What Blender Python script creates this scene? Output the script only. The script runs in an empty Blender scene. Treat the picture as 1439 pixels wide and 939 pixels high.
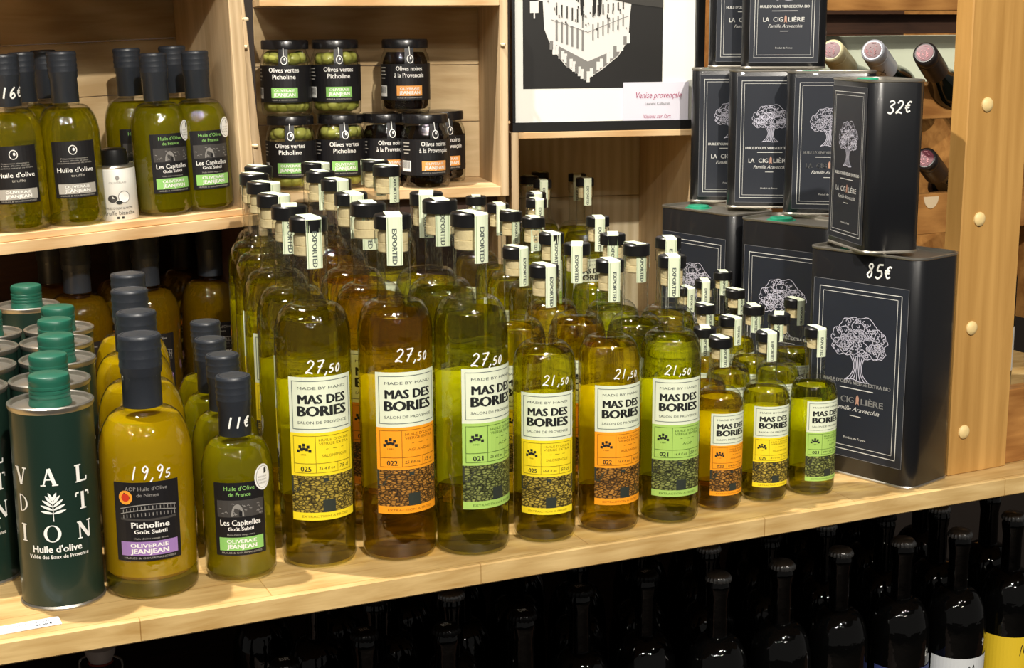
import bpy, math, random
from mathutils import Matrix, Vector, Euler
from math import sin, cos, pi, radians as R

# ------------------------------------------------------------------ camera / world / lights
F = 2082.24; PIT = R(11.6117); ROL = R(-.3586); CH = .46678
sc = bpy.context.scene
C = sc.collection

def ray(px, py):
    X = (px - 719.5) / F; U = (469.5 - py) / F
    x = X * cos(ROL) - U * sin(ROL); u = X * sin(ROL) + U * cos(ROL)
    return (x, cos(PIT) + u * sin(PIT), -sin(PIT) + u * cos(PIT))
def at_z(px, py, z):
    d = ray(px, py); t = (z - CH) / d[2]
    return Vector((d[0] * t, d[1] * t, z))
def at_y(px, py, y):
    d = ray(px, py); t = y / d[1]
    return Vector((d[0] * t, y, CH + d[2] * t))

def proj(p):
    x, y, z = p[0], p[1], p[2] - CH
    d = y * cos(PIT) - z * sin(PIT); u = y * sin(PIT) + z * cos(PIT)
    return (719.5 + F * (x * cos(ROL) + u * sin(ROL)) / d, 469.5 - F * (-x * sin(ROL) + u * cos(ROL)) / d)

cam = bpy.data.cameras.new('camera'); cam.sensor_width = 36; cam.lens = F / 1439 * 36
cam.clip_start = .02; cam.clip_end = 50
co = bpy.data.objects.new('camera', cam); C.objects.link(co)
up0 = Vector((0, sin(PIT), cos(PIT))); rt0 = Vector((1, 0, 0)); fw = Vector((0, cos(PIT), -sin(PIT)))
rt = rt0 * cos(ROL) + up0 * sin(ROL); up = up0 * cos(ROL) - rt0 * sin(ROL)
m = Matrix.Identity(4)
for i in range(3):
    m[i][0] = rt[i]; m[i][1] = up[i]; m[i][2] = -fw[i]
m[2][3] = CH
co.matrix_world = m
sc.camera = co

sc.view_settings.view_transform = 'Standard'; sc.view_settings.look = 'None'
sc.view_settings.gamma = 1; sc.view_settings.use_curve_mapping = False
sc.view_settings.exposure = 0.0
sc.cycles.max_bounces = 14; sc.cycles.transparent_max_bounces = 64
sc.cycles.diffuse_bounces = 4; sc.cycles.glossy_bounces = 4; sc.cycles.transmission_bounces = 8
sc.cycles.sample_clamp_indirect = 10.0
sc.cycles.use_denoising = True

w = bpy.data.worlds.new('shop'); sc.world = w; w.use_nodes = True
w.node_tree.nodes['Background'].inputs[0].default_value = (1, .95, .88, 1)
w.node_tree.nodes['Background'].inputs[1].default_value = .085

def spot(name, loc, tgt, power, size=.02, angle=70, blend=.4, col=(1, .93, .82)):
    l = bpy.data.lights.new(name, 'SPOT'); l.energy = power; l.shadow_soft_size = size
    l.spot_size = R(angle); l.spot_blend = blend; l.color = col
    o = bpy.data.objects.new(name, l); C.objects.link(o); o.location = loc
    o.rotation_euler = (Vector(tgt) - Vector(loc)).to_track_quat('-Z', 'Y').to_euler()
def bulb(name, loc, power, size=.02, col=(1, .95, .88)):
    l = bpy.data.lights.new(name, 'POINT'); l.energy = power; l.shadow_soft_size = size; l.color = col
    o = bpy.data.objects.new(name, l); C.objects.link(o); o.location = loc
spot('track_spot', (.55, -.75, 2.0), (.0, 1.7, .2), 350, .03)
spot('track_spot', (-.75, 1.42, 2.05), (-.05, 1.5, 0), 250, .025, 80)
random.seed(3)
for i in range(12):
    spot('ceiling_spot', (-1.65 + (i % 6) * .66 + random.uniform(-.2, .2), -2.3 + (i // 6) * 1.7 + random.uniform(-.25, .25), 2.1), (random.uniform(-.3, .3), 1.5, .0), 22, .03, 75, .5)

# ------------------------------------------------------------------ materials
def lin(h):
    h = h.lstrip('#'); o = []
    for i in (0, 2, 4):
        c = int(h[i:i + 2], 16) / 255
        o.append(c / 12.92 if c <= .04045 else ((c + .055) / 1.055) ** 2.4)
    return (*o, 1)
def newmat(name):
    m = bpy.data.materials.new(name); m.use_nodes = True
    return m, m.node_tree, m.node_tree.nodes['Principled BSDF']
def pm(name, h, rough=.5, metal=0, spec=.5, coat=0, bump=0, bscale=400):
    m, t, p = newmat(name)
    p.inputs['Base Color'].default_value = lin(h); p.inputs['Roughness'].default_value = rough
    p.inputs['Metallic'].default_value = metal; p.inputs['Specular IOR Level'].default_value = spec
    p.inputs['Coat Weight'].default_value = coat
    if bump:
        tc = t.nodes.new('ShaderNodeTexCoord'); n = t.nodes.new('ShaderNodeTexNoise'); n.inputs['Scale'].default_value = bscale
        b = t.nodes.new('ShaderNodeBump'); b.inputs['Strength'].default_value = bump; b.inputs['Distance'].default_value = .001
        t.links.new(tc.outputs['Object'], n.inputs['Vector']); t.links.new(n.outputs[0], b.inputs['Height']); t.links.new(b.outputs[0], p.inputs['Normal'])
    return m
def wood(name, c1, c2, scale, rough=.55, staves=None, rings=0.0, var=.25):
    m, t, p = newmat(name); N = t.nodes.new; L = t.links.new
    tc = N('ShaderNodeTexCoord'); mp = N('ShaderNodeMapping'); mp.inputs['Scale'].default_value = scale
    L(tc.outputs['Object'], mp.inputs['Vector'])
    n1 = N('ShaderNodeTexNoise'); n1.inputs['Scale'].default_value = 1; n1.inputs['Detail'].default_value = 8; n1.inputs['Roughness'].default_value = .65; n1.inputs['Distortion'].default_value = .6
    L(mp.outputs[0], n1.inputs['Vector'])
    fac = n1.outputs[0]
    if rings:
        mp2 = N('ShaderNodeMapping'); mp2.inputs['Scale'].default_value = [s * .16 for s in scale]
        L(tc.outputs['Object'], mp2.inputs['Vector'])
        wv = N('ShaderNodeTexWave'); wv.inputs['Scale'].default_value = 3.2; wv.inputs['Distortion'].default_value = 7; wv.inputs['Detail'].default_value = 3; wv.inputs['Detail Scale'].default_value = .7
        L(mp2.outputs[0], wv.inputs['Vector'])
        mx = N('ShaderNodeMix'); mx.data_type = 'FLOAT'; mx.inputs[0].default_value = rings
        L(n1.outputs[0], mx.inputs[2]); L(wv.outputs['Fac'], mx.inputs[3]); fac = mx.outputs[0]
    cr = N('ShaderNodeValToRGB'); cr.color_ramp.elements[0].position = .3; cr.color_ramp.elements[1].position = .7
    cr.color_ramp.elements[0].color = lin(c2); cr.color_ramp.elements[1].color = lin(c1)
    L(fac, cr.inputs[0]); col = cr.outputs[0]
    n3 = N('ShaderNodeTexNoise'); n3.inputs['Scale'].default_value = 6
    L(tc.outputs['Object'], n3.inputs['Vector'])
    if staves:
        bw, bh = staves
        cx = N('ShaderNodeSeparateXYZ'); L(tc.outputs['Object'], cx.inputs[0])
        ad = N('ShaderNodeMath'); ad.operation = 'ADD'; ad.inputs[1].default_value = 10.013
        L(cx.outputs[1], ad.inputs[0])
        ax = N('ShaderNodeMath'); ax.operation = 'ADD'; ax.inputs[1].default_value = 10.0
        L(cx.outputs[0], ax.inputs[0])
        cb = N('ShaderNodeCombineXYZ'); L(ax.outputs[0], cb.inputs[0]); L(ad.outputs[0], cb.inputs[1])
        bk = N('ShaderNodeTexBrick'); bk.inputs['Scale'].default_value = 1; bk.inputs['Mortar Size'].default_value = .0004
        bk.inputs['Brick Width'].default_value = bw; bk.inputs['Row Height'].default_value = bh; bk.offset = .37
        bk.inputs['Color1'].default_value = (1.0, 1.0, 1.0, 1); bk.inputs['Color2'].default_value = (1 - var, 1 - var * 1.1, 1 - var * 1.3, 1); bk.inputs['Mortar'].default_value = (.55, .45, .3, 1)
        L(cb.outputs[0], bk.inputs['Vector'])
        mu = N('ShaderNodeMix'); mu.data_type = 'RGBA'; mu.blend_type = 'MULTIPLY'; mu.inputs[0].default_value = 1
        L(col, mu.inputs[6]); L(bk.outputs[0], mu.inputs[7]); col = mu.outputs[2]
    L(col, p.inputs['Base Color']); p.inputs['Roughness'].default_value = rough
    b = N('ShaderNodeBump'); b.inputs['Strength'].default_value = .12; b.inputs['Distance'].default_value = .0008
    L(n1.outputs[0], b.inputs['Height']); L(b.outputs[0], p.inputs['Normal'])
    return m
def schlick(t, f0=.04, nrm=None):
    N = t.nodes.new; L = t.links.new
    lw = N('ShaderNodeLayerWeight'); lw.inputs['Blend'].default_value = .5
    pw = N('ShaderNodeMath'); pw.operation = 'POWER'; pw.inputs[1].default_value = 4.0
    L(lw.outputs['Facing'], pw.inputs[0])
    ma = N('ShaderNodeMath'); ma.operation = 'MULTIPLY_ADD'; ma.inputs[1].default_value = .75; ma.inputs[2].default_value = f0
    L(pw.outputs[0], ma.inputs[0]); return ma.outputs[0]
def glassmat(name, tint=(.97, .98, .96), f0=.075, rough=.055):
    m, t, p = newmat(name); N = t.nodes.new; L = t.links.new; t.nodes.remove(p)
    out = t.nodes['Material Output']
    tr = N('ShaderNodeBsdfTransparent')
    lw = N('ShaderNodeLayerWeight'); lw.inputs['Blend'].default_value = .5
    pw = N('ShaderNodeMath'); pw.operation = 'POWER'; pw.inputs[1].default_value = 5; L(lw.outputs['Facing'], pw.inputs[0])
    tm = N('ShaderNodeMix'); tm.data_type = 'RGBA'; tm.inputs[6].default_value = (*tint, 1); tm.inputs[7].default_value = (.42, .44, .40, 1)
    L(pw.outputs[0], tm.inputs[0]); L(tm.outputs[2], tr.inputs[0])
    gl = N('ShaderNodeBsdfGlossy'); gl.inputs['Roughness'].default_value = rough
    n = N('ShaderNodeTexNoise'); n.inputs['Scale'].default_value = 95; n.inputs['Detail'].default_value = 1.5
    tc = N('ShaderNodeTexCoord'); L(tc.outputs['Object'], n.inputs['Vector'])
    b = N('ShaderNodeBump'); b.inputs['Strength'].default_value = .7; b.inputs['Distance'].default_value = .002
    L(n.outputs[0], b.inputs['Height']); L(b.outputs[0], gl.inputs['Normal'])
    mx = N('ShaderNodeMixShader'); L(schlick(t, f0), mx.inputs[0]); L(tr.outputs[0], mx.inputs[1]); L(gl.outputs[0], mx.inputs[2])
    L(mx.outputs[0], out.inputs[0]); return m
def oilmat(name, tint, body, cloud=.15):
    """clear tinted liquid: every wall crossed filters the light; cloud = share of suspended haze"""
    m, t, p = newmat(name); N = t.nodes.new; L = t.links.new; t.nodes.remove(p)
    out = t.nodes['Material Output']
    tr = N('ShaderNodeBsdfTransparent'); tr.inputs[0].default_value = (*tint, 1)
    df = N('ShaderNodeBsdfDiffuse'); df.inputs[0].default_value = lin(body)
    tl = N('ShaderNodeBsdfTranslucent'); tl.inputs[0].default_value = lin(body)
    m1 = N('ShaderNodeMixShader'); m1.inputs[0].default_value = .5
    L(df.outputs[0], m1.inputs[1]); L(tl.outputs[0], m1.inputs[2])
    rf = N('ShaderNodeBsdfRefraction'); rf.inputs['IOR'].default_value = 1.4; rf.inputs['Roughness'].default_value = .0
    rf.inputs[0].default_value = (tint[0] ** 1.4, tint[1] ** 1.4, tint[2] ** 1.4, 1)
    m0 = N('ShaderNodeMixShader'); m0.inputs[0].default_value = .52
    L(tr.outputs[0], m0.inputs[1]); L(rf.outputs[0], m0.inputs[2])
    mx = N('ShaderNodeMixShader'); mx.inputs[0].default_value = cloud
    L(m0.outputs[0], mx.inputs[1]); L(m1.outputs[0], mx.inputs[2])
    L(mx.outputs[0], out.inputs[0]); return m
def stonemat(name, hi, lo):
    m, t, p = newmat(name); N = t.nodes.new; L = t.links.new
    tc = N('ShaderNodeTexCoord'); mp = N('ShaderNodeMapping'); mp.inputs['Scale'].default_value = (230, 230, 470)
    v = N('ShaderNodeTexVoronoi'); v.feature = 'DISTANCE_TO_EDGE'; v.inputs['Scale'].default_value = 1
    L(tc.outputs['Object'], mp.inputs[0]); L(mp.outputs[0], v.inputs['Vector'])
    v2 = N('ShaderNodeTexVoronoi'); v2.inputs['Scale'].default_value = 1; L(mp.outputs[0], v2.inputs['Vector'])
    cr = N('ShaderNodeValToRGB'); cr.color_ramp.elements[0].position = .02; cr.color_ramp.elements[1].position = .28
    cr.color_ramp.elements[0].color = lin(lo); cr.color_ramp.elements[1].color = lin(hi)
    L(v.outputs['Distance'], cr.inputs[0])
    mu = N('ShaderNodeMix'); mu.data_type = 'RGBA'; mu.blend_type = 'MULTIPLY'; mu.inputs[0].default_value = .55
    L(cr.outputs[0], mu.inputs[6])
    bw = N('ShaderNodeRGBToBW'); L(v2.outputs['Color'], bw.inputs[0]); L(bw.outputs[0], mu.inputs[7])
    L(mu.outputs[2], p.inputs['Base Color']); p.inputs['Roughness'].default_value = .5
    return m

M = dict(
    oak=wood('oak_staves', '#dfc188', '#b48f54', (9, 80, 80), .42, staves=(.30, .043), rings=.12),
    oakpost=wood('oak_board', '#c79a58', '#a3783c', (34, 34, 2.6), .45, rings=.1),
    oakrail=wood('oak_rail', '#b98548', '#8a5a2a', (7, 60, 60), .5, rings=.2),
    pine=wood('pine_board', '#dcc29b', '#b99c74', (60, 60, 5), .6, rings=.2),
    pineh=wood('pine_flat', '#e2c598', '#bf9663', (5, 60, 60), .6, rings=.25),
    pineback=wood('pine_back', '#cdb48a', '#a98c60', (5, 50, 50), .65, rings=.25),
    pinebackv=wood('pine_back_upright', '#d3c6a8', '#b3a27e', (40, 40, 4), .65, rings=.2),
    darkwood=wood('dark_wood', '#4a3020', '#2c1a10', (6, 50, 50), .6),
    wallm=pm('dark_wall', '#221913', .8), floorm=pm('dark_floor', '#2b2119', .7), ceil=pm('grey_ceiling', '#6d665c', .9),
    cap=pm('black_cap', '#131314', .32, spec=.5), capgrey=pm('grey_shrink_capsule', '#272b32', .40, bump=.15, bscale=300),
    cork=pm('cork', '#d9c79b', .7, bump=.3, bscale=500), seal=pm('seal_paper', '#dde6c9', .6), sealline=pm('seal_line', '#8aa06f', .6),
    ink=pm('black_ink', '#1b1d1c', .6), cream=pm('cream_paper', '#e2e9d0', .55), creamline=pm('grey_line', '#67736f', .6), midink=pm('soft_ink', '#4d5550', .6),
    yellow=pm('yellow_paper', '#f6dc26', .5), orange=pm('orange_paper', '#f9a11f', .5), green=pm('green_paper', '#a9cf66', .5),
    dyellow=pm('yellow_print', '#8f7c12', .5), dorange=pm('orange_print', '#9a5c10', .5), dgreen=pm('green_print', '#4e6b2c', .5),
    syellow=stonemat('stone_print_yellow', '#cdb34a', '#2b230c'), sorange=stonemat('stone_print_orange', '#c98d3a', '#2a1b0a'), sgreen=stonemat('stone_print_green', '#9aa25a', '#20240f'),
    sky=pm('print_sky', '#34372b', .5), door=pm('print_door', '#2e342d', .5), back=pm('back_label', '#e9edc8', .6), backlow=pm('back_label_print', '#a3a85a', .6),
    chalk=pm('white_marker', '#f2f2ec', .7), black=pm('black_label', '#141316', .45), lgrey=pm('grey_print', '#8d8a86', .6), dgrey=pm('dark_print', '#3d3a38', .6),
    white=pm('white_print', '#efeeea', .55), jgreen=pm('leaf_green_print', '#8cc46a', .5), jorange=pm('orange_print_block', '#e9a255', .5), violet=pm('violet_print', '#9a78b5', .5),
    silverprint=pm('silver_print', '#a9a59d', .45), aop=pm('badge_orange', '#f0a032', .5), aopr=pm('badge_red', '#c8351c', .5),
    tingreen=pm('green_lacquer', '#182c24', .33, coat=.2), capgreen=pm('green_plastic', '#1a5846', .4), tinmetal=pm('bare_tin', '#b3aea4', .36, metal=.9),
    tin=pm('black_lacquer', '#17181b', .3, spec=.5, coat=.15), tinlabel=pm('slate_label', '#22262f', .42), tinline=pm('pale_line', '#c9c9c6', .5), tindim=pm('dim_line', '#75767a', .5), tintree=pm('lilac_print', '#c3c2d2', .5),
    cicada=pm('cicada_print', '#b58b78', .6), capteal=pm('teal_plastic', '#1f8f6e', .4),
    glass=glassmat('clear_glass'), glassd=glassmat('jar_glass', (.95, .96, .93)),
    oily=oilmat('olive_oil_gold', (.84, .79, .04), '#b0980a', .035), oilo=oilmat('olive_oil_amber', (.89, .76, .035), '#b8860a', .04), oilg=oilmat('olive_oil_green', (.81, .79, .05), '#979208', .035),
    cloudy=oilmat('unfiltered_oil', (.90, .82, .05), '#cfae0a', .8), olive=oilmat('green_oil', (.86, .82, .06), '#a59c0c', .45), shade=oilmat('unfiltered_oil_shaded', (.80, .66, .05), '#a07c0a', .42), truffle=oilmat('truffle_oil', (.92, .90, .12), '#b0a80c', .2),  # shade: the unfiltered oil again, with the bay's shade put into its colour
    brine=oilmat('brine', (.96, .96, .85), '#8a8a4a', .04), dbrine=oilmat('dark_brine', (.4, .3, .22), '#20150f', .4),
    lid=pm('black_lid', '#151416', .25), greenolive=pm('green_olive', '#b3b45c', .3), blackolive=pm('black_olive', '#1c1517', .25),
    beer=pm('black_bottle_glass', '#050505', .05, spec=.8, bump=.5, bscale=80), crown=pm('crown_metal', '#b4b4b2', .28, metal=.85), crownb=pm('black_crown', '#0d0d0e', .3), beerwhite=pm('white_beer_label', '#d9dde0', .6), beeryel=pm('yellow_beer_label', '#e9c62a', .6), beerblue=pm('blue_beer_label', '#37427c', .6),
    china=pm('white_stopper', '#c9c2bb', .35), rubber=pm('red_rubber', '#a23c2a', .5), wire=pm('wire', '#9a9a98', .3, metal=1),
    frame=pm('black_frame', '#141414', .4), mat=pm('white_mount', '#eeeee6', .6), photo=pm('photo_black', '#191817', .45), photow=pm('photo_white', '#dcdad6', .5), photog=pm('photo_grey', '#7d7b78', .5), photod=pm('photo_dark_grey', '#35332f', .5),
    card=pm('pale_card', '#dedbe8', .6), cardred=pm('card_red_print', '#a32a5a', .6), tag=pm('white_tag', '#e6e9f0', .5), plug=pm('pale_wood_plug', '#e0c58a', .5), pin=pm('pale_pin', '#dcc7a4', .5),
    capcream=pm('cream_capsule', '#cfc79e', .4), capsilver=pm('grey_capsule', '#b6bac4', .35, metal=.2), capblack=pm('black_capsule', '#1e1a1b', .35), maroon=pm('maroon_disc', '#5d2030', .4), pinkp=pm('pink_print', '#cf9aa0', .5),
    paperlabel=pm('cream_wine_label', '#dcd9c0', .6), wineglass=pm('dark_wine_glass', '#0d120c', .08), papier=pm('tin_white', '#d6d4cc', .4),
)

# ------------------------------------------------------------------ mesh building
class MB:
    def __init__(s): s.v = []; s.f = []; s.m = []; s.mats = []
    def mi(s, k):
        if k not in s.mats: s.mats.append(k)
        return s.mats.index(k)
    def add(s, vs, fs, k):
        o = len(s.v); i = s.mi(k); s.v += [tuple(v) for v in vs]
        for f in fs: s.f.append(tuple(a + o for a in f)); s.m.append(i)
    def lathe(s, prof, k, n=40, c=(0, 0), z0=0):
        vs = []; rings = []
        for r, z in prof:
            if r < 1e-6: rings.append([len(vs)]); vs.append((c[0], c[1], z + z0))
            else:
                rings.append(list(range(len(vs), len(vs) + n)))
                vs += [(c[0] + r * cos(2 * pi * i / n), c[1] + r * sin(2 * pi * i / n), z + z0) for i in range(n)]
        fs = []
        for a, b in zip(rings, rings[1:]):
            for i in range(n):
                j = (i + 1) % n
                if len(a) == 1 and len(b) == 1: continue
                if len(a) == 1: fs.append((a[0], b[j], b[i]))
                elif len(b) == 1: fs.append((a[i], a[j], b[0]))
                else: fs.append((a[i], a[j], b[j], b[i]))
        s.add(vs, fs, k)
    def box(s, x0, x1, y0, y1, z0, z1, k, bev=0.0, shear=0.0):
        b = min(bev, (x1 - x0) / 3, (y1 - y0) / 3, (z1 - z0) / 3)
        vs = []; idx = {}
        if b <= 0:
            vs = [(x + shear * (z - z0), y, z) for x in (x0, x1) for y in (y0, y1) for z in (z0, z1)]
            fs = [(0, 1, 3, 2), (4, 6, 7, 5), (0, 4, 5, 1), (2, 3, 7, 6), (0, 2, 6, 4), (1, 5, 7, 3)]
            s.add(vs, fs, k); return
        X = (x0, x1); Y = (y0, y1); Z = (z0, z1)
        def pt(i, j, l, ax):
            p = [X[i] + (b if i == 0 else -b), Y[j] + (b if j == 0 else -b), Z[l] + (b if l == 0 else -b)]
            p[ax] = (X, Y, Z)[ax][(i, j, l)[ax]]
            p[0] += shear * (p[2] - z0)
            q = (i, j, l, ax)
            if q not in idx: idx[q] = len(vs); vs.append(tuple(p))
            return idx[q]
        fs = []
        for i in (0, 1): fs.append([pt(i, 0, 0, 0), pt(i, 1, 0, 0), pt(i, 1, 1, 0), pt(i, 0, 1, 0)][::(-1 if i == 0 else 1)])
        for j in (0, 1): fs.append([pt(0, j, 0, 1), pt(1, j, 0, 1), pt(1, j, 1, 1), pt(0, j, 1, 1)][::(1 if j == 0 else -1)])
        for l in (0, 1): fs.append([pt(0, 0, l, 2), pt(1, 0, l, 2), pt(1, 1, l, 2), pt(0, 1, l, 2)][::(-1 if l == 0 else 1)])
        for i in (0, 1):
            for j in (0, 1): fs.append([pt(i, j, 0, 0), pt(i, j, 1, 0), pt(i, j, 1, 1), pt(i, j, 0, 1)][::(1 if i != j else -1)])
            for l in (0, 1): fs.append([pt(i, 0, l, 0), pt(i, 1, l, 0), pt(i, 1, l, 2), pt(i, 0, l, 2)][::(-1 if i != l else 1)])
        for j in (0, 1):
            for l in (0, 1): fs.append([pt(0, j, l, 1), pt(1, j, l, 1), pt(1, j, l, 2), pt(0, j, l, 2)][::(1 if j != l else -1)])
        for i in (0, 1):
            for j in (0, 1):
                for l in (0, 1):
                    fs.append([pt(i, j, l, 0), pt(i, j, l, 1), pt(i, j, l, 2)][::(1 if (i + j + l) % 2 else -1)])
        s.add(vs, fs, k)
    def tube(s, pts, r, k, n=8, closed=False):
        pts = [Vector(p) for p in pts]; vs = []; N = len(pts)
        ref = Vector((0.13, .31, .94)).normalized()
        for i, p in enumerate(pts):
            a = pts[i - 1] if (i or closed) else p; b = pts[(i + 1) % N] if (i < N - 1 or closed) else p
            d = (b - a).normalized(); u = d.cross(ref)
            if u.length < 1e-3: u = d.cross(Vector((1, 0, 0)))
            u.normalize(); v = d.cross(u)
            rr = r[i] if isinstance(r, (list, tuple)) else r
            vs += [tuple(p + (u * cos(2 * pi * j / n) + v * sin(2 * pi * j / n)) * rr) for j in range(n)]
        fs = []
        for i in range(N if closed else N - 1):
            a = i * n; b = ((i + 1) % N) * n
            for j in range(n): fs.append((a + j, a + (j + 1) % n, b + (j + 1) % n, b + j))
        if not closed: fs += [tuple(range(n))[::-1], tuple(range((N - 1) * n, N * n))]
        s.add(vs, fs, k)
    def prism(s, outline, levels, k, cap0=True, cap1=True):
        """outline: function(inset)->pts ; levels: (inset, z)"""
        vs = []; n = None
        for ins, z in levels:
            o = outline(ins); n = len(o); vs += [(x, y, z) for x, y in o]
        fs = []
        for l in range(len(levels) - 1):
            for i in range(n): fs.append((l * n + i, l * n + (i + 1) % n, (l + 1) * n + (i + 1) % n, (l + 1) * n + i))
        if cap0: fs.append(tuple(range(n))[::-1])
        if cap1: fs.append(tuple(range((len(levels) - 1) * n, len(levels) * n)))
        s.add(vs, fs, k)
    # ---- printed matter: fn maps (a, z, lift) to a point of the surface
    def rect(s, fn, x0, x1, z0, z1, k, lift=1, n=1):
        vs = []
        for i in range(n + 1):
            x = x0 + (x1 - x0) * i / n
            vs += [fn(x, z0, lift), fn(x, z1, lift)]
        s.add(vs, [(2 * i, 2 * i + 2, 2 * i + 3, 2 * i + 1) for i in range(n)], k)
    def poly(s, fn, pts, k, lift=1): s.add([fn(x, z, lift) for x, z in pts], [tuple(range(len(pts)))], k)
    def line(s, fn, x0, x1, z0, z1, t, k, lift=1, n=1):
        """rectangle outline"""
        s.rect(fn, x0, x1, z0, z0 + t, k, lift, n); s.rect(fn, x0, x1, z1 - t, z1, k, lift, n)
        s.rect(fn, x0, x0 + t, z0, z1, k, lift); s.rect(fn, x1 - t, x1, z0, z1, k, lift)
    def disc(s, fn, cx, cz, rx, rz, k, lift=1, n=20):
        s.poly(fn, [(cx + rx * cos(2 * pi * i / n), cz + rz * sin(2 * pi * i / n)) for i in range(n)], k, lift)
    def text(s, fn, body, cx, cz, h, k, width=None, lift=2, bold=.0, shear=0., rot=0):
        vs, fs, wd = text_geo(body, 0, shear)
        sx = h if width is None else width / wd
        for ox, oz in (((0, 0),) if not bold else ((-bold, 0), (bold, 0), (0, bold * .5), (0, -bold * .5))):
            out = []
            for x, z in vs:
                x = (x + ox * 2 - wd / 2) * sx; z = (z + oz - .5) * h
                if rot: x, z = z, -x
                out.append(fn(cx + x, cz + z, lift))
            s.add(out, fs, k)
    def stroke(s, fn, pts, wd, k, lift=2):
        n = len(pts); vs = []
        for i, (x, z) in enumerate(pts):
            a = pts[max(i - 1, 0)]; b = pts[min(i + 1, n - 1)]
            dx, dz = b[0] - a[0], b[1] - a[1]; l = math.hypot(dx, dz) or 1
            ww = wd(i / (n - 1)) if callable(wd) else wd
            ox, oz = -dz / l * ww / 2, dx / l * ww / 2
            vs += [fn(x + ox, z + oz, lift), fn(x - ox, z - oz, lift)]
        s.add(vs, [(2 * i, 2 * i + 1, 2 * i + 3, 2 * i + 2) for i in range(n - 1)], k)
    def hand(s, fn, body, cx, cz, h, k, lift=2, wd=None, slant=.18):
        tot = sum(.34 if c == ',' else .72 for c in body); x = cx - tot * h / 2
        for c in body:
            sub = .62 if (c in '50' and ',' in body and body.index(c) > body.index(',')) else 1
            for st in DIG[c]:
                pts = smooth([(x + (p[0] + slant * p[1]) * h * sub, cz + (p[1] * sub - .5) * h) for p in st])
                s.stroke(fn, pts, wd or h * .11, k, lift)
            x += (.34 if c == ',' else .72 * (sub + .1 if sub < 1 else 1)) * h
    def build(s, name, parent=None, smooth=True, sharp=35):
        me = bpy.data.meshes.new(name); me.from_pydata(s.v, [], s.f)
        for k in s.mats: me.materials.append(M[k])
        me.polygons.foreach_set('material_index', s.m)
        if smooth:
            me.polygons.foreach_set('use_smooth', [True] * len(s.f))
            me.set_sharp_from_angle(angle=R(sharp))
        me.update()
        o = bpy.data.objects.new(name, me); C.objects.link(o)
        if parent: o.parent = parent
        return o
TG = {}
def text_geo(body, bold, shear):
    q = (body, bold, shear)
    if q in TG: return TG[q]
    cu = bpy.data.curves.new('t', 'FONT'); cu.body = body; cu.resolution_u = 2; cu.offset = bold; cu.shear = shear; cu.fill_mode = 'BOTH' if False else 'FRONT'
    ob = bpy.data.objects.new('t', cu); C.objects.link(ob)
    me = bpy.data.meshes.new_from_object(ob)
    vs = [(v.co.x, v.co.y) for v in me.vertices]; fs = [tuple(p.vertices) for p in me.polygons]
    bpy.data.objects.remove(ob); bpy.data.curves.remove(cu); bpy.data.meshes.remove(me)
    x0 = min(v[0] for v in vs); x1 = max(v[0] for v in vs)
    H = .73
    TG[q] = ([((x - x0) / H, z / H) for x, z in vs], fs, (x1 - x0) / H)
    return TG[q]
def smooth(p, n=4):
    if len(p) < 3: return p
    o = []
    for i in range(len(p) - 1):
        a = p[max(i - 1, 0)]; b = p[i]; c = p[i + 1]; d = p[min(i + 2, len(p) - 1)]
        for j in range(n):
            t = j / n
            o.append(tuple(.5 * (2 * b[k] + (c[k] - a[k]) * t + (2 * a[k] - 5 * b[k] + 4 * c[k] - d[k]) * t * t + (3 * b[k] - a[k] - 3 * c[k] + d[k]) * t ** 3) for k in (0, 1)))
    return o + [p[-1]]
DIG = {'1': [[(.25, 1), (.22, .5), (.2, 0)]], '2': [[(.05, .8), (.25, 1), (.5, .8), (.35, .45), (.02, .05), (.25, .1), (.55, 0)]],
       '3': [[(.05, .9), (.3, 1), (.48, .8), (.2, .55), (.5, .3), (.3, 0), (.03, .1)]], '5': [[(.5, 1), (.15, .98)], [(.15, .98), (.1, .55), (.4, .55), (.5, .25), (.25, 0), (.02, .1)]],
       '6': [[(.4, 1), (.12, .6), (.08, .2), (.28, 0), (.48, .22), (.3, .45), (.1, .25)]], '7': [[(.05, .95), (.3, .97), (.55, 1)], [(.55, 1), (.35, .5), (.2, 0)], [(.15, .5), (.5, .55)]],
       '8': [[(.42, .85), (.25, 1), (.1, .8), (.4, .35), (.28, 0), (.06, .2), (.3, .55), (.42, .85)]], '9': [[(.45, .8), (.25, 1), (.08, .75), (.28, .55), (.45, .8), (.42, .4), (.3, 0)]],
       '0': [[(.3, 1), (.08, .6), (.15, .1), (.35, .02), (.52, .45), (.42, .9), (.3, 1)]], ',': [[(.15, .12), (.12, -.05), (.03, -.18)]],
       'e': [[(.5, .85), (.3, .9), (.12, .55), (.25, .12), (.5, .2)], [(0, .6), (.4, .65)], [(0, .42), (.38, .47)]]}
def cyl(r, ang0=0):
    def fn(a, z, lift=1):
        rr = r + lift * .00016; t = a / r + ang0
        return (rr * sin(t), -rr * cos(t), z)
    return fn
def flat(y, xo=0):
    return lambda a, z, lift=1: (a + xo, y - lift * .00018, z)

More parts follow.
